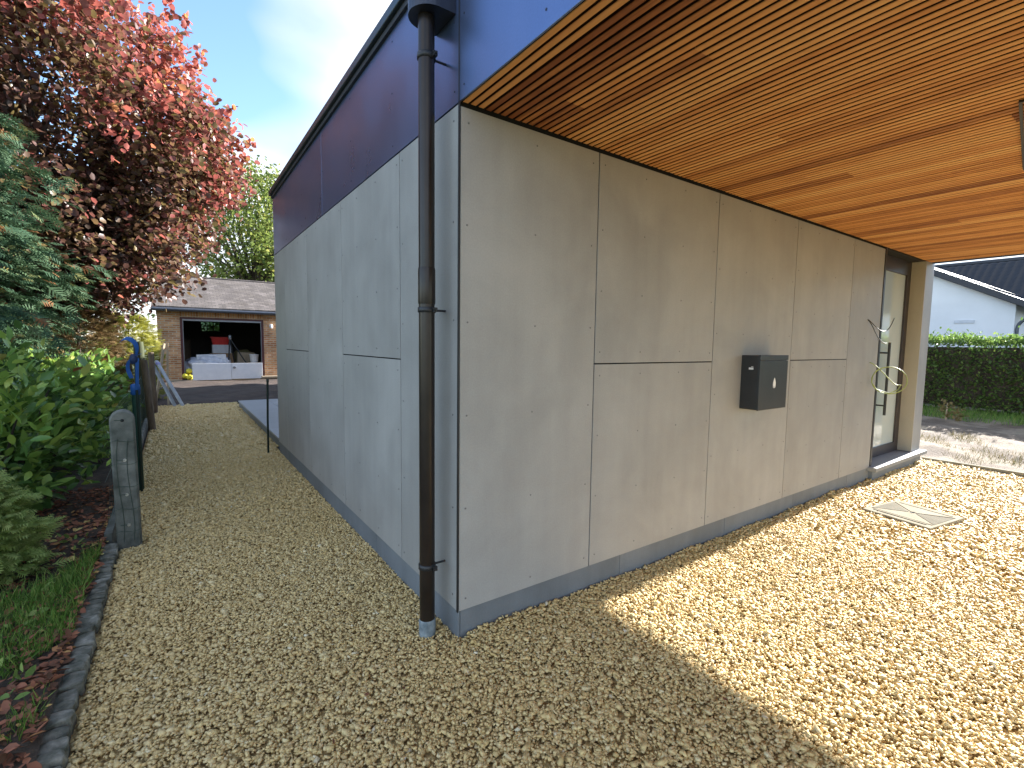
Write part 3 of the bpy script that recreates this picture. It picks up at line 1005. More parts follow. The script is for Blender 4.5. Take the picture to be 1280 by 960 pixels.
# ------------------------------------------------------------------ inspection cover
cov = empty('inspection_cover', (4.445, -0.70, 0.0))
cov.rotation_euler = (R(0.6), R(-0.8), R(-10))
tag(cov, 'square beige inspection cover with hourglass relief set in the gravel', 'cover')
cw, cd = 0.295, 0.27
def local_part(mb, name, mat, par):
    o = mb.build(name, mat)
    o.parent = par
    return o
local_part(MB().bbox(-cw, cw, -cd, cd, -0.05, 0.022, 0.004), 'slab', M['cover'], cov)
def tri_prism(pts, z0, z1):
    m = MB()
    n = len(pts)
    m.add([(a, b, z0) for a, b in pts] + [(a, b, z1) for a, b in pts], [tuple(reversed(range(n))), tuple(range(n, 2 * n))] + [(i, (i + 1) % n, n + (i + 1) % n, n + i) for i in range(n)])
    return m
e = 0.028
for sg in (-1, 1):
    local_part(tri_prism([(sg * (cw - .10), -cd + e), (sg * (cw - .10), cd - e), (sg * .02, 0.02), (sg * .02, -0.02)][::sg], 0.018, 0.026), 'raised_triangle', M['cover'], cov)
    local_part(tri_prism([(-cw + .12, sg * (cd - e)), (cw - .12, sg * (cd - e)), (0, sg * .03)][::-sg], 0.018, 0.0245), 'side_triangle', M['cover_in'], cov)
    local_part(MB().bbox(sg * (cw - .075) - .012, sg * (cw - .075) + .012, -cd + .06, cd - .06, 0.018, 0.027, 0.003), 'grip_bar', M['cover'], cov)
    local_part(MB().box(sg * .022 - .009, sg * .022 + .009, -0.008, 0.008, 0.020, 0.0275), 'lifting_slot', M['backing'], cov)

# thin kerb strip between forecourt and yard
ke = MB().bbox(7.42, 7.47, -9, 0.0, -0.2, 0.035, 0.006).build('edging_strip', M['cover'])
tag(ke, kind='structure')

# ------------------------------------------------------------------ rough stone edging left of the path
edg = empty('stone_edging', (-1.6, 0.5, 0.0))
tag(edg, 'row of rough grey lichened edging stones between gravel path and planting bed', 'edging')
y = -1.6
while y < 2.36:
    l = random.uniform(0.06, 0.12)
    bm = bmesh.new()
    bmesh.ops.create_cube(bm, size=1)
    bmesh.ops.subdivide_edges(bm, edges=list(bm.edges), cuts=1, use_grid_fill=True)
    dx, zt = random.uniform(-.007, .007), random.uniform(0.028, 0.05)
    for v in bm.verts:
        k = Vector(v.co)
        if abs(k.x) + abs(k.y) + abs(k.z) > 1.2:
            k *= 0.93
        v.co = Vector((-1.590 + dx + k.x * .088 + random.uniform(-.008, .008), y + l / 2 + k.y * (l - .006) + random.uniform(-.005, .005),
                       -0.03 + (k.z + .5) * (zt + .03) + random.uniform(-.008, .008)))
    bmesh.ops.bevel(bm, geom=list(bm.edges), offset=0.005, segments=1, affect='EDGES')
    me = bpy.data.meshes.new('edging_stone')
    bm.to_mesh(me)
    bm.free()
    me.materials.append(M['edging'])
    link('edging_stone', me, edg)
    y += l

# ------------------------------------------------------------------ fence along the path
fence = empty('wire_fence', (-1.6, 6.0, 0.0))
tag(fence, 'wire mesh fence on mixed posts between the gravel path and the laurel', 'fence')
# concrete post with round head, holes and straining wires
cpst = MB()
cx_, cy_, w_, d_ = -1.482, 2.42, 0.072, 0.055
sect = [(-w_, -.1), (w_, -.1)] + [(w_ * math.cos(a), 0.955 + w_ * math.sin(a)) for a in np.linspace(0, math.pi, 15)]
n = len(sect)
lean = lambda z: -0.008 * z
def ring_at(y, ins):
    return [(cx_ + lean(z) + x * (1 - ins / w_), y, z - (ins if z > .9 else 0)) for x, z in sect]
rings = [ring_at(cy_ - d_, .010), ring_at(cy_ - d_ + .010, 0), ring_at(cy_ + d_ - .01, 0), ring_at(cy_ + d_, .01)]
vs = [p for r in rings for p in r]
fs = [tuple(range(n)), tuple(reversed(range(3 * n, 4 * n)))]
for i in range(3):
    fs += [(i * n + k, (i + 1) * n + k, (i + 1) * n + (k + 1) % n, i * n + (k + 1) % n) for k in range(n)]
cpst.add(vs, fs)
cpo = cpst.build('concrete_post', M['concrete'], fence)
cpo['label'] = 'weathered round headed concrete post'
for z in (0.955, 0.66, 0.40, 0.17):
    h = MB()
    xx = cx_ + lean(z) + .004
    h.lathe([(0.011, 0), (0.011, 0.004)], (0, 0, 0), 10)
    h.v = [(xx + a, cy_ - d_ - .0005 - c, z + b) for a, b, c in h.v]
    h.build('wire_eyelet', M['chrome'] if z < .9 else M['backing'], cpo)
    w = MB()
    w.tube(bez([(xx, cy_ - d_ - .004, z), (xx - .03, cy_ - d_ - .02, z + .012), (xx - .09, cy_ - d_ - .012, z - .005), (xx - .10, cy_ + d_, z), (xx - .07, cy_ + .3, z + .01)], 10), 0.0022, 5)
    w.build('tie_wire', M['wire'], cpo)
# wire netting drawn over the post: a few loose loops on the near face
nt_w = MB()
for k in range(5):
    z = 0.12 + .17 * k
    nt_w.tube(bez([(cx_ + lean(z) - .075, cy_ - d_ - .003, z), (cx_ + lean(z) - .02, cy_ - d_ - .004, z + .03), (cx_ + lean(z) + .02, cy_ - d_ - .004, z - .03), (cx_ + lean(z) + .076, cy_ - d_ - .003, z + .01)], 8), 0.0018, 5)
for k in (-.03, .03):
    nt_w.tube(bez([(cx_ + lean(.05) + k, cy_ - d_ - .003, .05), (cx_ + k + .03, cy_ - d_ - .004, .3), (cx_ + k - .05, cy_ - d_ - .004, .5), (cx_ + lean(.85) + k, cy_ - d_ - .003, .82)], 12), 0.0018, 5)
nt_w.build('loose_wire', M['wire'], cpo)
# green steel posts, timber posts
gp = MB().tube([(-1.49, 4.05, -0.1), (-1.49, 4.05, 1.08)], 0.032, 14).build('metal_post', M['green_metal'], fence)
gp['label'] = 'green coated steel fence post'
MB().tube([(-1.475, 3.98, -0.1), (-1.475, 3.98, 1.52)], 0.011, 8).build('metal_rod', M['dark_green'], fence)
wp = [(-1.50, 8.15, 1.20, -0.075), (-1.52, 10.4, 1.28, -0.02), (-1.62, 9.0, 1.5, -0.04), (-1.60, 6.2, 0.95, 0.0)]
for i, (x, yy, h, ln) in enumerate(wp):
    r = 0.052 if i < 2 else 0.06 if i == 2 else 0.035
    o = MB().tube([(x, yy, -.1), (x + ln * .5, yy + .01, h * .5), (x + ln, yy, h - .01), (x + ln, yy, h)], [r * 1.06, r, r * .95, r * .8], 12).build(
        'timber_post', M['post_wood'] if i != 2 else M['moss_wood'], fence)
    if i == 2:
        o['label'] = 'tall mossy round timber post'
# gravel board and netting
gb = MB()
for k in range(5):
    gb.bbox(-1.635, -1.585, 2.46 + k * 1.85, 2.46 + (k + 1) * 1.85 - .01, -0.15, 0.10, 0.006)
gbo = gb.build('gravel_board', M['concrete'], fence)
net = MB()
for z in (0.14, 0.5, 0.92):
    net.tube([(-1.61, 2.45 + .5 * i, z + .012 * math.sin(i * 1.7 + z * 9)) for i in range(19)], 0.002, 4, smooth=True)
for i in range(60):
    y0 = 2.5 + i * .14
    for sg in (-1, 1):
        net.tube([(-1.612, y0, 0.14 if sg > 0 else 0.92), (-1.608, y0 + .78, 0.92 if sg > 0 else 0.14)], 0.0013, 3, cap=False)
no = net.build('wire_netting', M['wire'], fence)
no['kind'] = 'stuff'

# blue webbing tied round the green post
st = empty('blue_strap', (-1.56, 4.0, 1.0))
tag(st, 'blue webbing strap knotted round the top of the green fence post', 'strap')
def ribbon(pts, wdir, w, th, name, mat, par):
    pts = [Vector(p) for p in pts]
    wd = Vector(wdir).normalized()
    vs, fs = [], []
    for i, p in enumerate(pts):
        d = (pts[min(i + 1, len(pts) - 1)] - pts[max(i - 1, 0)]).normalized()
        nn = d.cross(wd).normalized()
        for a, b in ((-1, -1), (1, -1), (1, 1), (-1, 1)):
            vs.append(p + wd * w / 2 * a + nn * th / 2 * b)
    for i in range(len(pts) - 1):
        for k in range(4):
            fs.append((i * 4 + k, i * 4 + (k + 1) % 4, i * 4 + 4 + (k + 1) % 4, i * 4 + 4 + k))
    fs += [(3, 2, 1, 0), tuple(len(vs) - 4 + k for k in range(4))]
    m = MB()
    m.add(vs, fs)
    return m.build(name, mat, par)
ribbon(bez([(-1.575, 3.96, 1.53), (-1.52, 3.96, 1.60), (-1.435, 3.96, 1.52), (-1.435, 3.97, 1.42), (-1.49, 3.97, 1.34)]), (0.6, .35, .75), 0.045, 0.003, 'upper_loop', M['blue'], st)
ribbon(bez([(-1.435, 3.95, 1.40), (-1.52, 3.95, 1.36), (-1.575, 3.96, 1.30), (-1.52, 3.97, 1.20), (-1.51, 3.97, 1.16)]), (0.9, .3, .3), 0.035, 0.003, 'lower_loop', M['blue'], st)
ribbon(bez([(-1.455, 3.955, 1.36), (-1.468, 3.95, 1.25), (-1.462, 3.96, 1.12), (-1.475, 3.97, 1.04)]), (1, .3, 0), 0.028, 0.003, 'hanging_tail', M['blue'], st)
MB().lathe([(0.02, 1.30), (0.035, 1.33), (0.036, 1.37), (0.018, 1.40)], (-1.485, 3.97, 0), 10).build('knot', M['blue_dark'], st)
MB().lathe([(0.0335, 0.985), (0.040, 0.99), (0.041, 1.055), (0.036, 1.09), (0.02, 1.097)], (-1.49, 4.05, 0), 14).build('post_wrap', M['blue'], st)

# grey planks leaning at the end of the path
for i, (a, b, lbl) in enumerate([((-1.60, 11.72, 1.07), (-1.17, 11.50, 0.0), 'grey composite plank leaning on the fence, the one against the timber post'),
                                 ((-1.49, 11.70, 1.06), (-1.02, 11.46, 0.0), 'grey composite plank leaning on the fence, the one towards the garage door')]):
    pl = empty('plank', (b[0], b[1], 0.0))
    tag(pl, lbl, 'plank', 'grey planks leaning at the path end')
    A, B = Vector(a), Vector(b)
    d = (A - B)
    L = d.length
    q = d.to_track_quat('Z', 'Y').to_matrix().to_4x4()
    mt = Matrix.Translation(B) @ q
    MB().bbox(-.055, .055, -.014, .014, -0.02, L, 0.003, mt).build('board', M['plank_grey'], pl)
    MB().box(-.060, .060, -.019, .019, L * .91, L * .96, mt).build('tape', M['tape'], pl)
for i, (a, b, lbl) in enumerate([((-1.33, 12.0, 1.45), (-1.55, 11.85, 0.0), 'pale timber batten behind the grey planks, slanting'), ((-1.27, 12.1, 1.47), (-1.30, 12.1, 0.0), 'pale timber batten behind the grey planks, upright')]):
    d = Vector(a) - Vector(b)
    q = d.to_track_quat('Z', 'Y').to_matrix().to_4x4()
    mt = Matrix.Translation(Vector(b)) @ q
    tag(MB().bbox(-.022, .022, -.022, .022, -.03, d.length, 0.003, mt).build('batten', M['pale_wood']), lbl, 'batten')

# green stake beside the terrace
sk = MB()
sk.tube([(-0.135, 5.18, -0.1), (-0.13, 5.18, 0.5), (-0.12, 5.17, 1.0)], 0.0135, 10)
sk.lathe([(0.016, 0.985), (0.017, 1.0), (0.017, 1.02), (0.010, 1.03)], (-0.12, 5.17, 0), 10)
tag(sk.build('garden_stake', M['dark_green']), 'thin dark green garden stake standing in gravel by the terrace', 'stake')

# ------------------------------------------------------------------ garage
gar = empty('garage', (0.6, 19.5, 0.0))
tag(gar, 'brown brick garage with open door and grey slate roof', 'garage')
GY, GX0, GX1, GD = 19.5, -1.60, 2.85, 5.6
DX0, DX1, DZ = -0.92, 1.84, 2.28
fw = MB()
fw.box(GX0, DX0, GY, GY + .2, -.2, 2.66)
fw.build('front_wall', M['brick'], gar)
MB().box(DX1, GX1, GY, GY + .2, -.2, 2.66).build('front_wall', M['brick'], gar)
MB().box(DX0, DX1, GY - .004, GY + .2, DZ + .10, 2.66).build('lintel_course', M['soldier'], gar)
sw = MB()
sw.box(GX0, GX0 + .2, GY + .2, GY + GD, -.2, 2.66)
sw.box(GX1 - .2, GX1, GY + .2, GY + GD, -.2, 2.66)
for xx in (GX0, GX1 - .2):
    sw.add([(xx, GY, 2.66), (xx + .2, GY, 2.66), (xx + .2, GY + GD, 2.66), (xx, GY + GD, 2.66), (xx, GY + GD / 2, 4.0), (xx + .2, GY + GD / 2, 4.0)],
           [(0, 1, 5, 4), (1, 2, 5), (2, 3, 4, 5), (3, 0, 4), (0, 3, 2, 1)])
sw.build('side_wall', M['brick'], gar)
bw = MB()
WX0, WX1, WZ0, WZ1 = -0.05, 0.72, 1.95, 2.42
bw.box(GX0 + .2, WX0, GY + GD - .2, GY + GD, -.2, 2.66)
bw.box(WX1, GX1 - .2, GY + GD - .2, GY + GD, -.2, 2.66)
bw.box(WX0, WX1, GY + GD - .2, GY + GD, -.2, WZ0)
bw.box(WX0, WX1, GY + GD - .2, GY + GD, WZ1, 2.66)
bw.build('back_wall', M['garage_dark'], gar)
gwf = MB()
for k in range(4):
    x = WX0 + (WX1 - WX0) * k / 3
    gwf.box(x - .018, x + .018, GY + GD - .14, GY + GD - .08, WZ0, WZ1)
for z in (WZ0, (WZ0 + WZ1) / 2, WZ1):
    gwf.box(WX0, WX1, GY + GD - .135, GY + GD - .085, z - .018, z + .018)
gwo = gwf.build('back_window', M['maroon'], gar)
m_, nt_, b_ = new_mat('dirty_pane')
tb_ = node(nt_, 'ShaderNodeBsdfTransparent')
tb_.inputs['Color'].default_value = (0.22, 0.30, 0.25, 1)
mx_ = node(nt_, 'ShaderNodeMixShader')
mx_.inputs[0].default_value = 0.12
b_.inputs['Base Color'].default_value = (0.2, 0.22, 0.2, 1)
b_.inputs['Roughness'].default_value = 0.2
nt_.links.new(tb_.outputs[0], mx_.inputs[1])
nt_.links.new(b_.outputs[0], mx_.inputs[2])
nt_.links.new(mx_.outputs[0], nt_.nodes['Material Output'].inputs['Surface'])
for k in range(3):
    for z in (WZ0, (WZ0 + WZ1) / 2):
        x = WX0 + (WX1 - WX0) * k / 3
        MB().box(x + .01, x + (WX1 - WX0) / 3 - .01, GY + GD - .114, GY + GD - .108, z + .01, z + (WZ1 - WZ0) / 2 - .01).build('pane', m_, gwo)
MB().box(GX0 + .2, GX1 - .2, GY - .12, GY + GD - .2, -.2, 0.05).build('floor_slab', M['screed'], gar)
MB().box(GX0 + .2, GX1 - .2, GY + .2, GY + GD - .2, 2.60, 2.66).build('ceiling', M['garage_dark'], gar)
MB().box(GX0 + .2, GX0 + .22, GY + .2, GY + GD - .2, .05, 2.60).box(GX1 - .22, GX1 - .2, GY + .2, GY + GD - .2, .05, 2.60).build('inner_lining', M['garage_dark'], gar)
df = MB()
df.box(DX0, DX0 + .075, GY - .012, GY + .14, .05, DZ + .10)
df.box(DX1 - .075, DX1, GY - .012, GY + .14, .05, DZ + .10)
df.box(DX0 + .075, DX1 - .075, GY - .012, GY + .14, DZ + .03, DZ + .10)
df.build('door_frame', M['maroon'], gar)
MB().box(DX0 + .075, DX1 - .075, GY + .0, GY + .12, DZ - .03, DZ + .03).box(DX0 + .075, DX0 + .10, GY + .02, GY + .10, .05, DZ - .03).box(DX1 - .10, DX1 - .075, GY + .02, GY + .10, .05, DZ - .03).build('door_track', M['steel'], gar)
rise, half = 1.42, GD / 2 + .30
ro = MB()
for sg in (-1, 1):
    ym = GY + GD / 2
    ro.add([(GX0 - .14, ym + sg * half, 2.66), (GX1 + .14, ym + sg * half, 2.66), (GX1 + .14, ym, 2.66 + rise), (GX0 - .14, ym, 2.66 + rise),
            (GX0 - .14, ym + sg * half, 2.74), (GX1 + .14, ym + sg * half, 2.74), (GX1 + .14, ym, 2.74 + rise), (GX0 - .14, ym, 2.74 + rise)],
           [(0, 3, 2, 1), (4, 5, 6, 7), (0, 1, 5, 4), (1, 2, 6, 5), (2, 3, 7, 6), (3, 0, 4, 7)] if sg < 0 else
           [(0, 1, 2, 3), (7, 6, 5, 4), (4, 5, 1, 0), (5, 6, 2, 1), (6, 7, 3, 2), (7, 4, 0, 3)])
roo = ro.build('roof', M['slate'], gar)
rc = MB()
x = GX0 - .14
while x < GX1 + .1:
    rc.tube([(x, GY + GD / 2, 2.735 + rise), (min(x + .40, GX1 + .14), GY + GD / 2, 2.735 + rise)], 0.055, 10)
    x += .405
rc.build('ridge_tiles', M['slate'], roo)
gu = MB()
gu.tube([(GX0 - .16, GY - .36, 2.63), (GX1 + .16, GY - .36, 2.63)], 0.062, 12)
gu.build('gutter', M['zinc'], roo)
MB().box(GX0 - .1, GX1 + .1, GY - .28, GY - .004, 2.58, 2.655).build('eaves_board', M['zinc'], roo)
gl = MB()
gl.lathe([(0.04, 0), (0.07, .05), (0.06, .14), (0.02, .16)], (2.10, GY - .10, 2.05), 10)
gl.box(2.08, 2.12, GY - .10, GY + .002, 2.12, 2.15)
gl.build('wall_lamp', M['white'], gar)

# things in and before the garage
wd = empty('sectional_door', (0.56, 19.3, 0.0))
tag(wd, 'low white door panel standing across the open garage', 'panel')
MB().bbox(-0.60, 0.655, 19.28, 19.335, 0.04, 0.66, 0.004).build('leaf', M['white_door'], wd)
MB().bbox(0.665, 1.735, 19.28, 19.335, 0.055, 0.665, 0.004).build('leaf', M['white_door'], wd)
MB().tube([(0.76, 19.282, 0.50), (0.76, 19.24, 0.50)], [0.05, 0.045], 14).build('knob', M['steel'], wd)

tag(MB().bbox(0.13, 0.78, 20.6, 21.1, 1.02, 1.36, 0.01).build('carton', M['carton_white']), 'white carton on top of the brown carton in the garage', 'carton')
tag(MB().bbox(0.05, 0.85, 20.5, 21.2, 0.05, 1.02, 0.01).build('carton', M['carton']), 'tall brown carton in the garage carrying the white carton', 'carton')
tag(MB().bbox(-0.42, 0.55, 19.75, 20.3, 0.66, 0.99, 0.012, Matrix.Rotation(R(-1.2), 4, 'Y')).build('carton', M['carton_white']), 'long white carton lying on the foil wrapped bundle', 'carton')
# wrapped bundle
bm = bmesh.new()
bmesh.ops.create_icosphere(bm, subdivisions=4, radius=1)
for v in bm.verts:
    k = v.co
    nn = 0.10 * math.sin(k.x * 9 + k.z * 6) * math.cos(k.y * 7 + 1) + .05 * math.sin(k.x * 21 + k.y * 17)
    s = Vector((math.copysign(abs(k.x) ** .6, k.x), math.copysign(abs(k.y) ** .6, k.y), math.copysign(abs(k.z) ** .7, k.z))) * (1 + nn)
    v.co = Vector((-0.08 + .80 * s.x, 20.05 + .45 * s.y, 0.50 + .46 * s.z - .14 * max(0, -s.x)))
me = bpy.data.meshes.new('wrapped_bundle')
bm.to_mesh(me)
bm.free()
me.materials.append(M['foil'])
me.polygons.foreach_set('use_smooth', [True] * len(me.polygons))
tag(link('wrapped_bundle', me), 'bulky bundle wrapped in clear foil behind the white panel', 'bundle')
# red crate
cr = MB()
prof = [(0.26, 0.0), (0.31, 0.27), (0.34, 0.28), (0.34, 0.31), (0.295, 0.31), (0.245, 0.02)]
vs, fs = [], []
for a, z in prof:
    vs += [(0.42 + a * sx, 20.85 + a * .7 * sy, 1.36 + z) for sx, sy in ((-1, -1), (1, -1), (1, 1), (-1, 1))]
for i in range(5):
    fs += [(i * 4 + k, i * 4 + (k + 1) % 4, i * 4 + 4 + (k + 1) % 4, i * 4 + 4 + k) for k in range(4)]
fs += [(3, 2, 1, 0), (20, 21, 22, 23)]
cr.add(vs, fs)
tag(cr.build('crate', M['red']), 'red plastic crate on top of the cartons in the garage', 'crate')
# tripod
tp = empty('tripod', (0.95, 20.1, 0.05))
tag(tp, 'dark tripod with spread legs between the cartons in the garage', 'tripod')
for b in ((0.56, 19.72, .05), (1.55, 19.75, .05), (0.95, 20.35, .05)):
    MB().tube([(0.72, 20.2, 1.62), b], [0.028, 0.02], 8).build('leg', M['black_trim'], tp)
MB().lathe([(0.05, 1.58), (0.07, 1.62), (0.06, 1.72), (0.03, 1.76)], (0.72, 20.2, 0), 10).build('head', M['steel'], tp)
# olive sack
bm = bmesh.new()
bmesh.ops.create_icosphere(bm, subdivisions=3, radius=1)
for v in bm.verts:
    k = v.co
    v.co = Vector((1.28 + .40 * math.copysign(abs(k.x) ** .6, k.x), 21.3 + .3 * k.y, 0.60 + .56 * math.copysign(abs(k.z) ** .6, k.z) + .02 * math.sin(k.x * 9)))
me = bpy.data.meshes.new('sack')
bm.to_mesh(me)
bm.free()
me.materials.append(M['olive'])
me.polygons.foreach_set('use_smooth', [True] * len(me.polygons))
tag(link('sack', me), 'olive green sack standing behind the tripod in the garage', 'sack')
# yellow floats beside the white panel
for i, (x, z, r, lbl) in enumerate([(-0.70, 0.37, .105, 'yellow plastic ball wedged at the garage door, upper one'), (-0.82, 0.20, .10, 'yellow plastic ball wedged at the garage door, lower one'), (-0.69, 0.15, .10, 'yellow plastic ball wedged at the garage door, beside the white panel')]):
    b = MB()
    b.lathe([(0.02, -r)] + [(r * math.cos(t), r * math.sin(t)) for t in np.linspace(-1.3, 1.3, 9)] + [(0.02, r)], (x, 19.55 - .08 * i, z), 14)
    b.lathe([(r * 1.03, -.012), (r * 1.05, 0), (r * 1.03, .012)], (x, 19.55 - .08 * i, z), 14)
    tag(b.build('ball', M['yellow']), lbl, 'ball', 'yellow balls at the garage door')
# plank stack by the garage wall
for i, (z, dx, lbl) in enumerate([(0.07, 0.0, 'brown plank lying before the garage, lower one'), (0.15, .05, 'brown plank lying before the garage, upper one')]):
    tag(MB().bbox(1.62 + dx, 3.1 + dx, 18.95, 19.2, z - .075, z, 0.006).build('plank', M['post_wood'] if i == 0 else M['pale_wood']), lbl, 'plank')
# more stored things
tag(MB().bbox(-1.15, -0.55, 22.2, 22.5, .05, 1.55, 0.02).bbox(-1.10, -0.60, 22.19, 22.205, .15, .75, 0.004).bbox(-1.10, -0.60, 22.19, 22.205, .82, 1.45, 0.004).build('cupboard', M['post_wood']), 'brown wooden cupboard standing inside at the left garage wall', 'cupboard')
tag(MB().lathe([(.13, 0), (.17, .30), (.18, .31), (.18, .33), (.155, .33), (.12, .03)], (1.52, 19.85, .66), 16).build('bucket', M['carton_white']), 'white bucket behind the white door panel by the right door post', 'bucket')
tag(MB().bbox(1.30, 1.80, 19.65, 20.2, .05, .66, .01).build('carton', M['carton']), 'brown carton under the white bucket in the garage', 'carton')
tag(MB().bbox(0.95, 1.62, 20.55, 20.75, .62, 1.10, .05, Matrix.Rotation(R(2), 4, 'Y')).build('cushion', M['pale_wood']), 'beige cushion leaning behind the tripod in the garage', 'cushion')
tag(MB().bbox(0.90, 1.70, 20.4, 20.95, .05, .64, .01).build('chest', M['letterbox']), 'dark chest carrying the beige cushion in the garage', 'chest')
# long pole leaning inside
tag(MB().tube([(1.95, 19.9, .05), (2.35, 21.0, 1.7)], 0.02, 8).build('pole', M['steel']), 'thin grey pole leaning against the right garage wall', 'pole')

# ------------------------------------------------------------------ neighbours to the right
nh = empty('white_house', (23, 3.6, 0.0))
tag(nh, 'white rendered house with shallow dark roof behind the hedge', 'house')
NX = 20.0
ye, ze, yr, zr, yb = 1.15, 2.95, 6.2, 5.65, 11.2
g = MB()
sec = [(ye, -.2), (ye, ze), (yr, zr), (yb, ze), (yb, -.2)]
vs = [(NX, a, b) for a, b in sec] + [(28.0, a, b) for a, b in sec]
g.add(vs, [(0, 1, 2, 3, 4)[::-1], (5, 6, 7, 8, 9), (0, 5, 6, 1)[::-1], (3, 8, 9, 4)[::-1]])
g.build('wall', M['render_white'], nh)
sl = (zr - ze) / (yr - ye)
rf = MB()
for sg, y0 in ((-1, ye), (1, yb)):
    oy = y0 + sg * .35
    oz = ze - .35 * sl
    t = .20
    P = [(NX - .28, oy, oz + .02), (28.3, oy, oz + .02), (28.3, yr, zr + .02), (NX - .28, yr, zr + .02)]
    Q = [(a, b, c + t) for a, b, c in P]
    rf.add(P + Q, [(0, 1, 2, 3), (7, 6, 5, 4), (0, 4, 5, 1), (1, 5, 6, 2), (2, 6, 7, 3), (3, 7, 4, 0)])
rfo = rf.build('roof', M['roof_dark'], nh)
for k in range(3):
    for j in range(2):
        b0 = ye + .35 + j * 1.75
        zz = lambda yy: ze + (yy - ye) * sl + .25
        m = MB()
        xa, xb = NX + .1 + k * 1.08, NX + 1.14 + k * 1.08
        P = [(xa, b0, zz(b0)), (xb, b0, zz(b0)), (xb, b0 + 1.7, zz(b0 + 1.7)), (xa, b0 + 1.7, zz(b0 + 1.7))]
        Q = [(a, b, c + .04) for a, b, c in P]
        m.add(P + Q, [(3, 2, 1, 0), (4, 5, 6, 7), (0, 1, 5, 4), (1, 2, 6, 5), (2, 3, 7, 6), (3, 0, 4, 7)])
        m.build('solar_panel', M['solar'], rfo)
gt = MB()
gt.tube([(NX - .3, ye - .42, ze - .12), (28.3, ye - .42, ze - .12)], 0.07, 10)
gt.tube(bez([(NX + .05, ye - .42, ze - .14), (NX + .05, ye - .42, ze - .45), (NX + .05, ye - .06, ze - .40), (NX + .05, ye - .06, ze - .75)], 10) + [Vector((NX + .05, ye - .06, 0.0))], 0.045, 8)
gt.build('gutter', M['zinc'], rfo)
MB().box(NX - .03, NX - .001, 2.05, 2.55, 2.42, 2.52).build('wall_vent', M['carton_white'], nh)

n2 = empty('tiled_house', (30, -4, 0.0))
tag(n2, 'white house with black pantile roof beyond the white rendered house', 'house')
HX, hy0, hy1 = 24.0, -13.0, 0.72
MB().box(HX, HX + 9, hy0, hy1, -.2, 3.10).build('wall', M['render_white'], n2)
for k, yy in enumerate((-0.15, -3.2, -6.2)):
    w = MB()
    w.box(HX - .03, HX + .02, yy - 1.0, yy + .5, 1.3, 2.55)
    wo = w.build('window', M['roof_dark'], n2)
    MB().box(HX - .036, HX - .031, yy - .94, yy + .44, 1.36, 2.49).build('pane', M['glaze'], wo)
# pantile roof: one wavy course after another
TW, TC, pitch = 0.26, 0.33, R(33)
ncol, nc = int((hy1 - hy0 + 5.0) / TW), 12
vsn, fsn = [], []
Vt = []
y_ = np.linspace(hy0 - .3, hy1 + 4.6, ncol * 6 + 1)
wave = 0.030 * np.abs(np.sin((y_ - hy0) / TW * math.pi)) ** 0.8
rows = []
for cidx in range(nc):
    for edge, lift in ((0, 0.045), (1, 0.0)):
        s = (cidx + edge) * TC
        xx = HX - .35 + s * math.cos(pitch)
        zz = 3.05 + s * math.sin(pitch) + lift
        rows.append(np.stack([np.full_like(y_, xx), y_, zz + wave], 1))
Vt = np.concatenate(rows)
ny = len(y_)
i = np.arange(len(rows) * ny).reshape(len(rows), ny)
Ft = np.stack([i[:-1, :-1], i[:-1, 1:], i[1:, 1:], i[1:, :-1]], -1).reshape(-1, 4)
rt = np_mesh('roof', Vt, Ft[:, ::-1], M['tile_black'], n2, smooth=False)
top = 3.05 + nc * TC * math.sin(pitch)
xr_ = HX - .35 + nc * TC * math.cos(pitch)
MB().tube([(xr_, hy0 - .35, top + .02), (xr_, hy1 + 4.65, top + .02)], 0.11, 10).build('ridge', M['tile_black'], rt)
bk = MB()
bk.add([(xr_, hy0 - .3, top - .02), (xr_, hy1 + 4.6, top - .02), (xr_ + 3.4, hy1 + 4.6, 3.0), (xr_ + 3.4, hy0 - .3, 3.0)], [(0, 1, 2, 3)])
bk.add([(HX - .34, hy1 + 4.58, 3.0), (xr_, hy1 + 4.58, top - .03), (xr_ + 3.4, hy1 + 4.58, 2.98)], [(0, 1, 2)])
bk.add([(HX - .34, hy0 - .29, 3.0), (xr_ + 3.4, hy0 - .29, 2.98), (xr_, hy0 - .29, top - .03)], [(0, 1, 2)])
bk.build('rear_slope', M['roof_dark'], rt)
MB().box(HX + 3, HX + 9, hy1, hy1 + 4.4, -.2, 3.0).build('rear_wall', M['render_white'], n2)

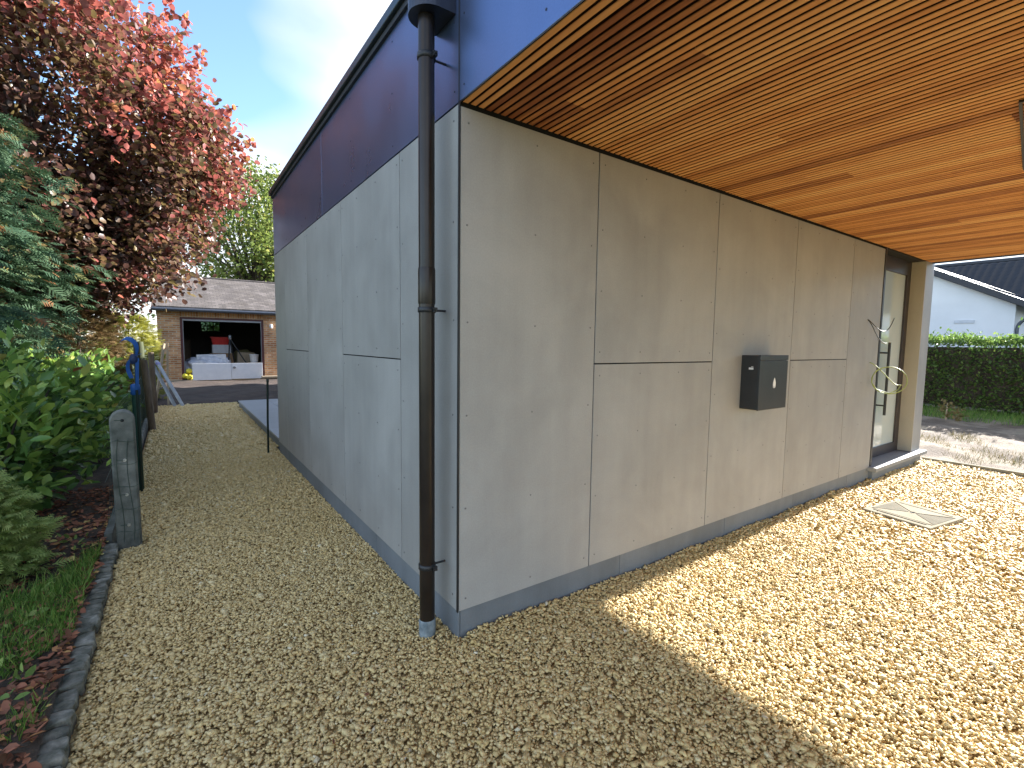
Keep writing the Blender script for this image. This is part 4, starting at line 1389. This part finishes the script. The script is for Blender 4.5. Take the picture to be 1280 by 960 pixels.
# hedge
hd_ = empty('clipped_hedge', (15.6, 0.0, 0.0))
tag(hd_, 'tall clipped green hedge in front of the white neighbouring houses', 'hedge')
def hedge_leaves(x0, x1, y0, y1, z1, dens, size, mat, parent, name='foliage'):
    A = [((0, 1, 2), (x0, y0, 0.05), (0, y1 - y0, 0), (0, 0, z1 - .05), (-1, 0, 0.25)),
         ((0, 1, 2), (x0, y0, z1), (x1 - x0, 0, 0), (0, y1 - y0, 0), (0, 0, 1)),
         ((0, 1, 2), (x0, y1, 0.05), (x1 - x0, 0, 0), (0, 0, z1 - .05), (0, 1, .25)),
         ((0, 1, 2), (x0, y0, 0.05), (x1 - x0, 0, 0), (0, 0, z1 - .05), (0, -1, .25))]
    P, D = [], []
    for _, o, u, v, nrm in A:
        u, v, o, nrm = map(np.array, (u, v, o, nrm))
        n = int(np.linalg.norm(np.cross(u, v)) * dens)
        a, b = rng.random(n)[:, None], rng.random(n)[:, None]
        p = o + a * u + b * v
        bulge = 0.10 * hnoise(p[:, 1] * 1.7, p[:, 2] * 2.2 + p[:, 0], 1.0, 2.0)
        p = p + nrm * (bulge + rng.normal(0, .055, n) - .03)[:, None]
        P.append(p)
        D.append(nrm + rng.normal(0, .75, (n, 3)))
    P, D = np.concatenate(P), np.concatenate(D)
    n = len(P)
    # upright shoots along the top
    return P, D
P, D = hedge_leaves(14.95, 16.1, -9.0, 6.5, 1.80, 780, 0.07, None, None)
n = 900
q = np.stack([rng.uniform(15.0, 16.0, n), rng.uniform(-9, 6.5, n), 1.80 + rng.exponential(.10, n)], 1)
P = np.concatenate([P, q]); D = np.concatenate([D, rng.normal(0, .5, (n, 3)) + (0, 0, .8)])
scatter('foliage', M['leaf_hedge'], P, D, rng.uniform(.055, .10, len(P)), np.clip(rng.beta(2, 2.5, len(P)), 0, 1), LEAF_OVAL, parent=hd_)
tw = MB()
for k in range(60):
    y = -8.9 + k * .26
    tw.tube([(15.5 + random.uniform(-.1, .1), y, -.1), (15.5 + random.uniform(-.2, .2), y + random.uniform(-.1, .1), 1.5)], [0.03, 0.012], 5)
tw.build('stems', M['bark'], hd_)
MB().box(15.12, 15.95, -8.9, 6.4, 0.12, 1.62).build('inner_twigs', M['bark'], hd_)

# grass: strip under the hedge, dry grass in the yard, tufts by the edging
def grass(name, n, fx, mat, label, smin, smax):
    P = fx(n)
    D = rng.normal(0, .38, (len(P), 3))
    D[:, 2] = 1
    o = scatter(name, mat, P, D, rng.uniform(smin, smax, len(P)), rng.random(len(P)), BLADE, rng.uniform(-3, 3, len(P)))
    tag(o, label, 'grass', kind='stuff')
grass('hedge_grass', 9000, lambda n: np.stack([rng.uniform(12.9, 15.1, n), rng.uniform(-4, 4, n), np.full(n, -0.01)], 1), M['grass'], 'green grass strip at the foot of the hedge', .08, .2)
def dry(n):
    P = np.stack([rng.uniform(7.6, 10.6, n), rng.uniform(-3, 3, n), np.full(n, -0.01)], 1)
    k = hnoise(P[:, 0] * 1.0, P[:, 1] * 2.3, 1.0, 5.5) + .6 * np.exp(-((P[:, 0] - 8.6) / .8) ** 2) > .30
    return P[k]
grass('dry_grass', 12000, dry, M['dry_grass'], 'patchy dry grass on the bare yard', .04, .10)
def tufts(n):
    P = np.stack([rng.uniform(-2.15, -1.64, n), rng.uniform(0.1, 2.3, n), np.full(n, 0.045)], 1)
    k = (hnoise(P[:, 0] * 3, P[:, 1] * 2, 1.0, 8.0) + 1.2 * np.exp(-((P[:, 1] - 1.4) / .5) ** 2) - .25 * (P[:, 0] < -2) > .42)
    return P[k]
grass('bed_grass', 9000, tufts, M['grass'], 'green grass tufts growing along the stone edging', .035, .10)

# shoots (cut stump sprouts) in the yard
for i, (x, y, lbl) in enumerate([(12.75, 0.95, 'small yellow leafy sprout on bare yard, taller one'), (12.6, .72, 'small yellow leafy sprout on bare yard, shorter one')]):
    n = 60
    h = .42 if i == 0 else .26
    P = np.stack([x + rng.normal(0, .05, n), y + rng.normal(0, .05, n), rng.uniform(.02, h, n)], 1)
    sp_ = empty('sprout', (x, y, 0))
    tag(sp_, lbl, 'plant')
    scatter('leaves', M['dry_grass'], P, rng.normal(0, .6, (n, 3)) + (0, 0, .6), rng.uniform(.05, .10, n), rng.random(n) * .5 + .5, LEAF_OVAL, parent=sp_)
    MB().tube([(x, y, -.05), (x + .02, y, h * .9)], [.02, .008], 6).build('stem', M['pale_wood'], sp_)


# ------------------------------------------------------------------ trees and shrubs
def branch_tubes(mb, base, targets, r0, joint, rl=0.35):
    base = Vector(base)
    for t in targets:
        t = Vector(t)
        j = base.lerp(Vector(joint), random.uniform(.45, 1.0))
        m1 = j.lerp(t, .5) + Vector((random.uniform(-.25, .25), random.uniform(-.25, .25), random.uniform(-.1, .3)))
        pts = bez([j, j.lerp(m1, .8), m1, t], 6)
        mb.tube(pts, [r0 * rl * (1 - .85 * i / 6) for i in range(7)], 6)


def clumps_in(center, radii, n, inner=0.35, zmin=None):
    u = unit(n)
    r = rng.uniform(inner, 1.0, n) ** (1 / 2.0)
    p = np.array(center) + u * r[:, None] * np.array(radii)
    p += rng.normal(0, .12, p.shape)
    if zmin is not None:
        p = p[p[:, 2] > zmin]
    return p


def leafy_tree(name, label, base, joint, r0, C, per, spread, size, mat, tmpl=LEAF_OVAL, rndfun=None, droop=-.2, cat='tree', group=None, extra=None, nb=40):
    t = empty(name, base)
    tag(t, label, cat, group)
    mb = MB()
    b, j = Vector(base), Vector(joint)
    mb.tube([b + Vector((0, 0, -.15)), b.lerp(j, .25), b.lerp(j, .6) + Vector((.05, .03, 0)), j], [r0 * 1.25, r0, r0 * .85, r0 * .6], 12)
    idx = rng.permutation(len(C))[:nb]
    branch_tubes(mb, base, [C[i] for i in idx], r0, joint)
    mb.build('trunk', M['bark'], t)
    k = rng.integers(per[0], per[1], len(C))
    P = np.repeat(C, k, 0)
    off = rng.normal(0, 1, P.shape) * np.array(spread)
    P = P + off
    out = P - np.array(joint)
    out /= np.linalg.norm(out, axis=1, keepdims=True) + 1e-6
    D = out * .5 + rng.normal(0, .7, P.shape) + (0, 0, droop)
    rv = rndfun(P, np.repeat(rng.normal(0, 1, len(C)), k)) if rndfun else np.clip(rng.normal(.5, .22, len(P)), 0, 1)
    if extra:
        eP, eD, eR = extra
        P, D, rv = np.concatenate([P, eP]), np.concatenate([D, eD]), np.concatenate([rv, eR])
    scatter('crown', mat, P, D, rng.uniform(size[0], size[1], len(P)), rv, tmpl, parent=t)
    return t


# red leaved tree over the path
RC = np.array((-3.05, 8.3, 4.75))
C = np.concatenate([clumps_in(RC, (2.75, 2.3, 2.65), 420, .2), clumps_in((-1.6, 8.3, 3.5), (1.1, 1.2, 1.25), 75, .1), clumps_in((-2.6, 8.4, 2.9), (1.2, 1.2, 1.0), 60, .1),
                    clumps_in((-3.6, 8.0, 6.6), (1.9, 1.8, 1.3), 60, .1), clumps_in((-0.75, 8.5, 4.75), (.75, .9, .7), 34, .1)])
C = C[C[:, 2] > 1.95]
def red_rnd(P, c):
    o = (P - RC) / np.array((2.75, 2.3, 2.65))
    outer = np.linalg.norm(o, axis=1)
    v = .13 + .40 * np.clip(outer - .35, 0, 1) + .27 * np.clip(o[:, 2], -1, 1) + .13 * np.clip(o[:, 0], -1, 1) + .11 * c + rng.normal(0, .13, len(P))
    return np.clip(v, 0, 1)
# upright leafy shoots that stand out of the outline
sP, sD, sR = [], [], []
shoots = [((-1.15, 8.2, 6.35), (-1.0, 8.1, 7.15)), ((-1.7, 8.2, 6.6), (-1.55, 8.1, 7.35)), ((-.85, 8.2, 5.9), (-.55, 8.1, 6.45)), ((-.5, 8.4, 5.3), (-.10, 8.3, 5.75)),
          ((-.35, 8.5, 4.95), (.25, 8.5, 5.30)), ((-.3, 8.5, 4.7), (.1, 8.4, 4.95)), ((-2.4, 8.2, 6.9), (-2.3, 8.1, 7.6)), ((-1.05, 8.0, 6.1), (-.75, 7.9, 6.85)), ((-.6, 8.3, 5.0), (-.3, 8.2, 5.55))]
for a, b in shoots:
    a, b = np.array(a), np.array(b)
    n = 70
    t = rng.random(n)[:, None]
    sP.append(a + (b - a) * t + rng.normal(0, .07, (n, 3)) * (1.2 - t))
    sD.append((b - a) / np.linalg.norm(b - a) * .6 + rng.normal(0, .6, (n, 3)))
    sR.append(np.clip(rng.normal(.72, .14, n), 0, 1))
extra = (np.concatenate(sP), np.concatenate(sD), np.concatenate(sR))
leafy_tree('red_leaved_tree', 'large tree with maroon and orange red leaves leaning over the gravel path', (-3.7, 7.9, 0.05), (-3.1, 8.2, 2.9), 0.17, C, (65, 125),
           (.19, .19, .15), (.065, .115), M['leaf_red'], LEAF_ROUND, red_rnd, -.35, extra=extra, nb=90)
sh = None

# tall walnut behind the garage and other trees further off
wc = np.concatenate([clumps_in((2.6, 29, 7.4), (3.6, 3.0, 4.3), 310, .15), clumps_in((5.5, 30, 6.5), (3.0, 3.0, 3.5), 80, .2)])
leafy_tree('walnut_tree', 'tall airy yellow green tree behind the garage roof', (2.8, 29, -.1), (2.7, 29, 5.2), .24, wc, (26, 60), (.33, .33, .28), (.16, .28), M['leaf_walnut'], nb=80)
bc = clumps_in((-5.5, 27, 4.2), (4.0, 3, 3.8), 170, .2)
leafy_tree('garden_tree', 'green tree behind the left end of the garage', (-5.2, 27, -.1), (-5.2, 27, 2.6), .2, bc, (26, 50), (.35, .35, .3), (.16, .26), M['leaf_green'], nb=40)
bc = clumps_in((-9.5, 15, 3.6), (3.6, 3, 3.4), 170, .2)
leafy_tree('garden_tree', 'dense green tree behind the red leaved tree', (-9.3, 15, -.1), (-9.3, 15, 2.2), .2, bc, (30, 55), (.32, .32, .28), (.13, .22), M['leaf_green'], nb=40)
bc = clumps_in((-4.4, 14.5, 2.3), (2.2, 2.2, 2.2), 190, .2, .2)
leafy_tree('garden_shrub', 'dark green shrub between red leaved tree and garage', (-5.0, 14.5, -.1), (-5.0, 14.5, 1.2), .12, bc, (30, 55), (.25, .25, .25), (.10, .18), M['leaf_green'], cat='shrub', nb=30)

bc = clumps_in((0.6, 28.0, 1.6), (2.2, 1.2, 1.5), 90, .2, .1)
leafy_tree('garden_shrub', 'green shrub behind the garage, seen through its back window', (0.6, 28.0, -.1), (0.6, 28.0, .8), .1, bc, (30, 50), (.25, .25, .25), (.12, .2), M['leaf_walnut'], cat='shrub', nb=20)


def conifer(name, label, base, h, rad, nspray, size, mat, profile, up=-.1, cat='conifer', tiers=11, tierdepth=.16, clear=0.0, seedr=0.0):
    t = empty(name, base)
    tag(t, label, cat)
    b = np.array(base, float)
    MB().tube([(b[0], b[1], b[2] - .1), (b[0], b[1], b[2] + h * .5), (b[0], b[1], b[2] + h * .93)], [rad * .07, rad * .05, .01], 10).build('trunk', M['bark'], t)
    tt = rng.random(nspray) ** .85 * (1 - clear) + clear
    az = rng.uniform(0, 2 * math.pi, nspray)
    lump = .14 * np.sin(az * 5 + tt * 17) + .10 * np.sin(az * 9 - tt * 31 + 1)
    tier = (np.sin(tt * tiers * 2 * math.pi + 1.5 * np.sin(az * 3)) * .5 + .5) * tierdepth
    dep = rng.beta(6, 1.5, nspray)
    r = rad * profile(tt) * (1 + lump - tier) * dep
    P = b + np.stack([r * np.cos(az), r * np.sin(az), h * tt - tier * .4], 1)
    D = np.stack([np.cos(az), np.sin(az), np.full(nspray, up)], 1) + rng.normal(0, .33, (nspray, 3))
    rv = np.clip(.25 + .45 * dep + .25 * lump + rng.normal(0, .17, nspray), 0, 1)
    scatter('foliage', mat, P, D, rng.uniform(size[0], size[1], nspray), rv, SPRAY, rng.normal(0, .5, nspray), parent=t)
    return t


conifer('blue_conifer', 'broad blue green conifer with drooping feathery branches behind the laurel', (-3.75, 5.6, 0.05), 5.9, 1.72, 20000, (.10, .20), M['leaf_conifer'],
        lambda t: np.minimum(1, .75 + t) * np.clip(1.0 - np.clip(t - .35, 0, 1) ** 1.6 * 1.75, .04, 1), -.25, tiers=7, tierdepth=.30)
conifer('bronze_conifer', 'small rounded bronze brown conifer behind the laurel', (-2.42, 8.4, 0.05), 2.15, .62, 3800, (.08, .15), M['leaf_brown'],
        lambda t: np.clip(np.sqrt(np.clip(1 - (np.clip(t - .35, 0, 1) / .66) ** 2, 0, 1)), .05, 1), .25, tiers=3, tierdepth=.05)
conifer('golden_conifer', 'clipped golden yellow conifer at the end of the fence', (-2.05, 13.2, 0.0), 2.12, .62, 4200, (.09, .16), M['leaf_gold'],
        lambda t: np.clip(np.sqrt(np.clip(1 - (np.clip(t - .55, 0, 1) / .47) ** 2, 0, 1)), .05, 1), .3, tiers=3, tierdepth=.04)
conifer('low_juniper', 'low feathery light green juniper at the bed edge', (-2.33, 2.15, 0.0), 0.74, .42, 5200, (.045, .095), M['leaf_juniper'],
        lambda t: np.clip(np.sqrt(np.clip(1 - (np.clip(t - .3, 0, 1) / .72) ** 2, 0, 1)), .08, 1), .2, cat='shrub', tiers=4, tierdepth=.12)

# laurel: leafy sprays, the leaves nearest the path as single pieces
lau = empty('laurel_bush', (-2.4, 4.6, 0.0))
tag(lau, 'glossy large leaved laurel bush behind the concrete fence post', 'bush')
C = np.concatenate([clumps_in((-2.55, 3.6, .70), (.80, .85, .62), 150, .45, .12), clumps_in((-2.45, 5.3, .72), (.72, 1.3, .60), 150, .45, .12), clumps_in((-2.3, 7.2, .68), (.6, 1.0, .58), 60, .45, .12)])
k = rng.integers(14, 24, len(C))
P = np.repeat(C, k, 0) + rng.normal(0, .085, (k.sum(), 3))
keep = (P[:, 0] < -1.66) & (P[:, 2] > .08)
P = P[keep]
out = P - np.array((-2.5, 4.6, .35)) * np.array((1, 0, 1)) - np.stack([0 * P[:, 0], np.clip(P[:, 1], 3.4, 7.2), 0 * P[:, 0]], 1)
out /= np.linalg.norm(out, axis=1, keepdims=True) + 1e-6
D = out * .7 + rng.normal(0, .55, P.shape) + (0, 0, .12)
rv = np.clip(rng.normal(.42, .22, len(P)) + .16 * (P[:, 2] - .7), 0, 1)
sz = rng.uniform(.085, .15, len(P))
dist = np.linalg.norm(P - np.array((-1.16, -2.11, 1.55)), axis=1) - .9 * (out @ np.array((.35, -.85, .4)))
order = np.argsort(dist)
near, rest = order[:240], order[240:]
scatter('foliage', M['leaf_laurel'], P[rest], D[rest], sz[rest], rv[rest], LEAF_OVAL, parent=lau)['kind'] = 'stuff'
LAU_T = np.array([(0, 0, 0), (-.12, .16, .03), (-.20, .42, .06), (-.14, .76, .03), (0, 1, -.05), (.14, .76, .03), (.20, .42, .06), (.12, .16, .03), (0, .42, .01), (0, .76, 0)], float)
LAU_F = [(0, 8, 2, 1), (8, 9, 3, 2), (9, 4, 3), (0, 7, 6, 8), (8, 6, 5, 9), (9, 5, 4)]
meshes = []
for b_ in range(5):
    me = bpy.data.meshes.new('leaf')
    me.from_pydata([tuple(p) for p in LAU_T], [], [f[::-1] for f in LAU_F])
    a = me.attributes.new('rnd', 'FLOAT', 'POINT')
    a.data.foreach_set('value', np.full(len(LAU_T), .2 + .17 * b_, np.float32))
    me.materials.append(M['leaf_laurel'])
    me.polygons.foreach_set('use_smooth', [True] * len(me.polygons))
    meshes.append(me)
FR = frames(D, rng.uniform(-.9, .9, len(P)))
for i in near:
    o = link('leaf', meshes[int(np.clip(rv[i] * 5, 0, 4))], lau)
    mt = Matrix([list(FR[i][r]) + [P[i][r]] for r in range(3)] + [[0, 0, 0, 1]]) @ Matrix.Scale(float(sz[i]) * 1.2, 4)
    o.matrix_basis = mt
stm = MB()
for kk in range(26):
    a = (-2.45 + random.uniform(-.25, .25), random.uniform(3.2, 7.4), 0.0)
    t_ = (a[0] + random.uniform(-.5, .6), a[1] + random.uniform(-.4, .4), random.uniform(.8, 1.25))
    stm.tube(bez([a, (a[0], a[1], .5), t_], 5), [.02, .018, .015, .012, .009, .006], 6)
stm.build('stems', M['bark'], lau)

# undergrowth: weeds in the bed and fallen leaves
n = 700
P = np.stack([rng.uniform(-2.4, -1.72, n), rng.uniform(.2, 2.6, n), rng.uniform(.04, .11, n)], 1)
P = P[(hnoise(P[:, 0] * 4, P[:, 1] * 4, 1, 3.3) > .15)]
tag(scatter('bed_weeds', M['leaf_juniper'], P, rng.normal(0, .8, (len(P), 3)) + (0, 0, .5), rng.uniform(.03, .06, len(P)), rng.random(len(P)), LEAF_OVAL), 'small green weeds scattered over the planting bed', 'weeds', kind='stuff')
def bedz(x, y):
    return 0.045 + 0.035 * hnoise(x, y, 1.4, 1.0) + 0.06 * np.clip(-1.9 - x, 0, 1.5)
n = 5200
x, y = -1.63 - 1.6 * rng.random(n) ** 1.6, rng.uniform(-.6, 4.2, n)
P = np.stack([x, y, bedz(x, y) + rng.uniform(.004, .03, n)], 1)
D = rng.normal(0, 1, (n, 3))
D[:, 2] *= .22
rv = np.clip(rng.beta(1.5, 2.2, n) + .22 * np.exp(-((y - 2.6) / .7) ** 2), 0, 1)
tag(scatter('fallen_leaves', M['litter'], P, D, rng.uniform(.018, .06, n), rv, LEAF_OVAL, rng.normal(0, .4, n)), 'red brown fallen leaves covering the planting bed', 'leaves', kind='stuff')
# a few dark twigs and leaves on the gravel
n = 60
x, y = rng.uniform(-1.4, 5.5, n), rng.uniform(-1.5, -.1, n)
P = np.stack([x, y, np.full(n, .016)], 1)
D = rng.normal(0, 1, (n, 3)); D[:, 2] *= .15
tag(scatter('gravel_debris', M['litter'], P, D, rng.uniform(.012, .028, n), rng.random(n) * .5, LEAF_OVAL), 'few small brown leaf scraps lying on the gravel', 'leaves', kind='stuff')
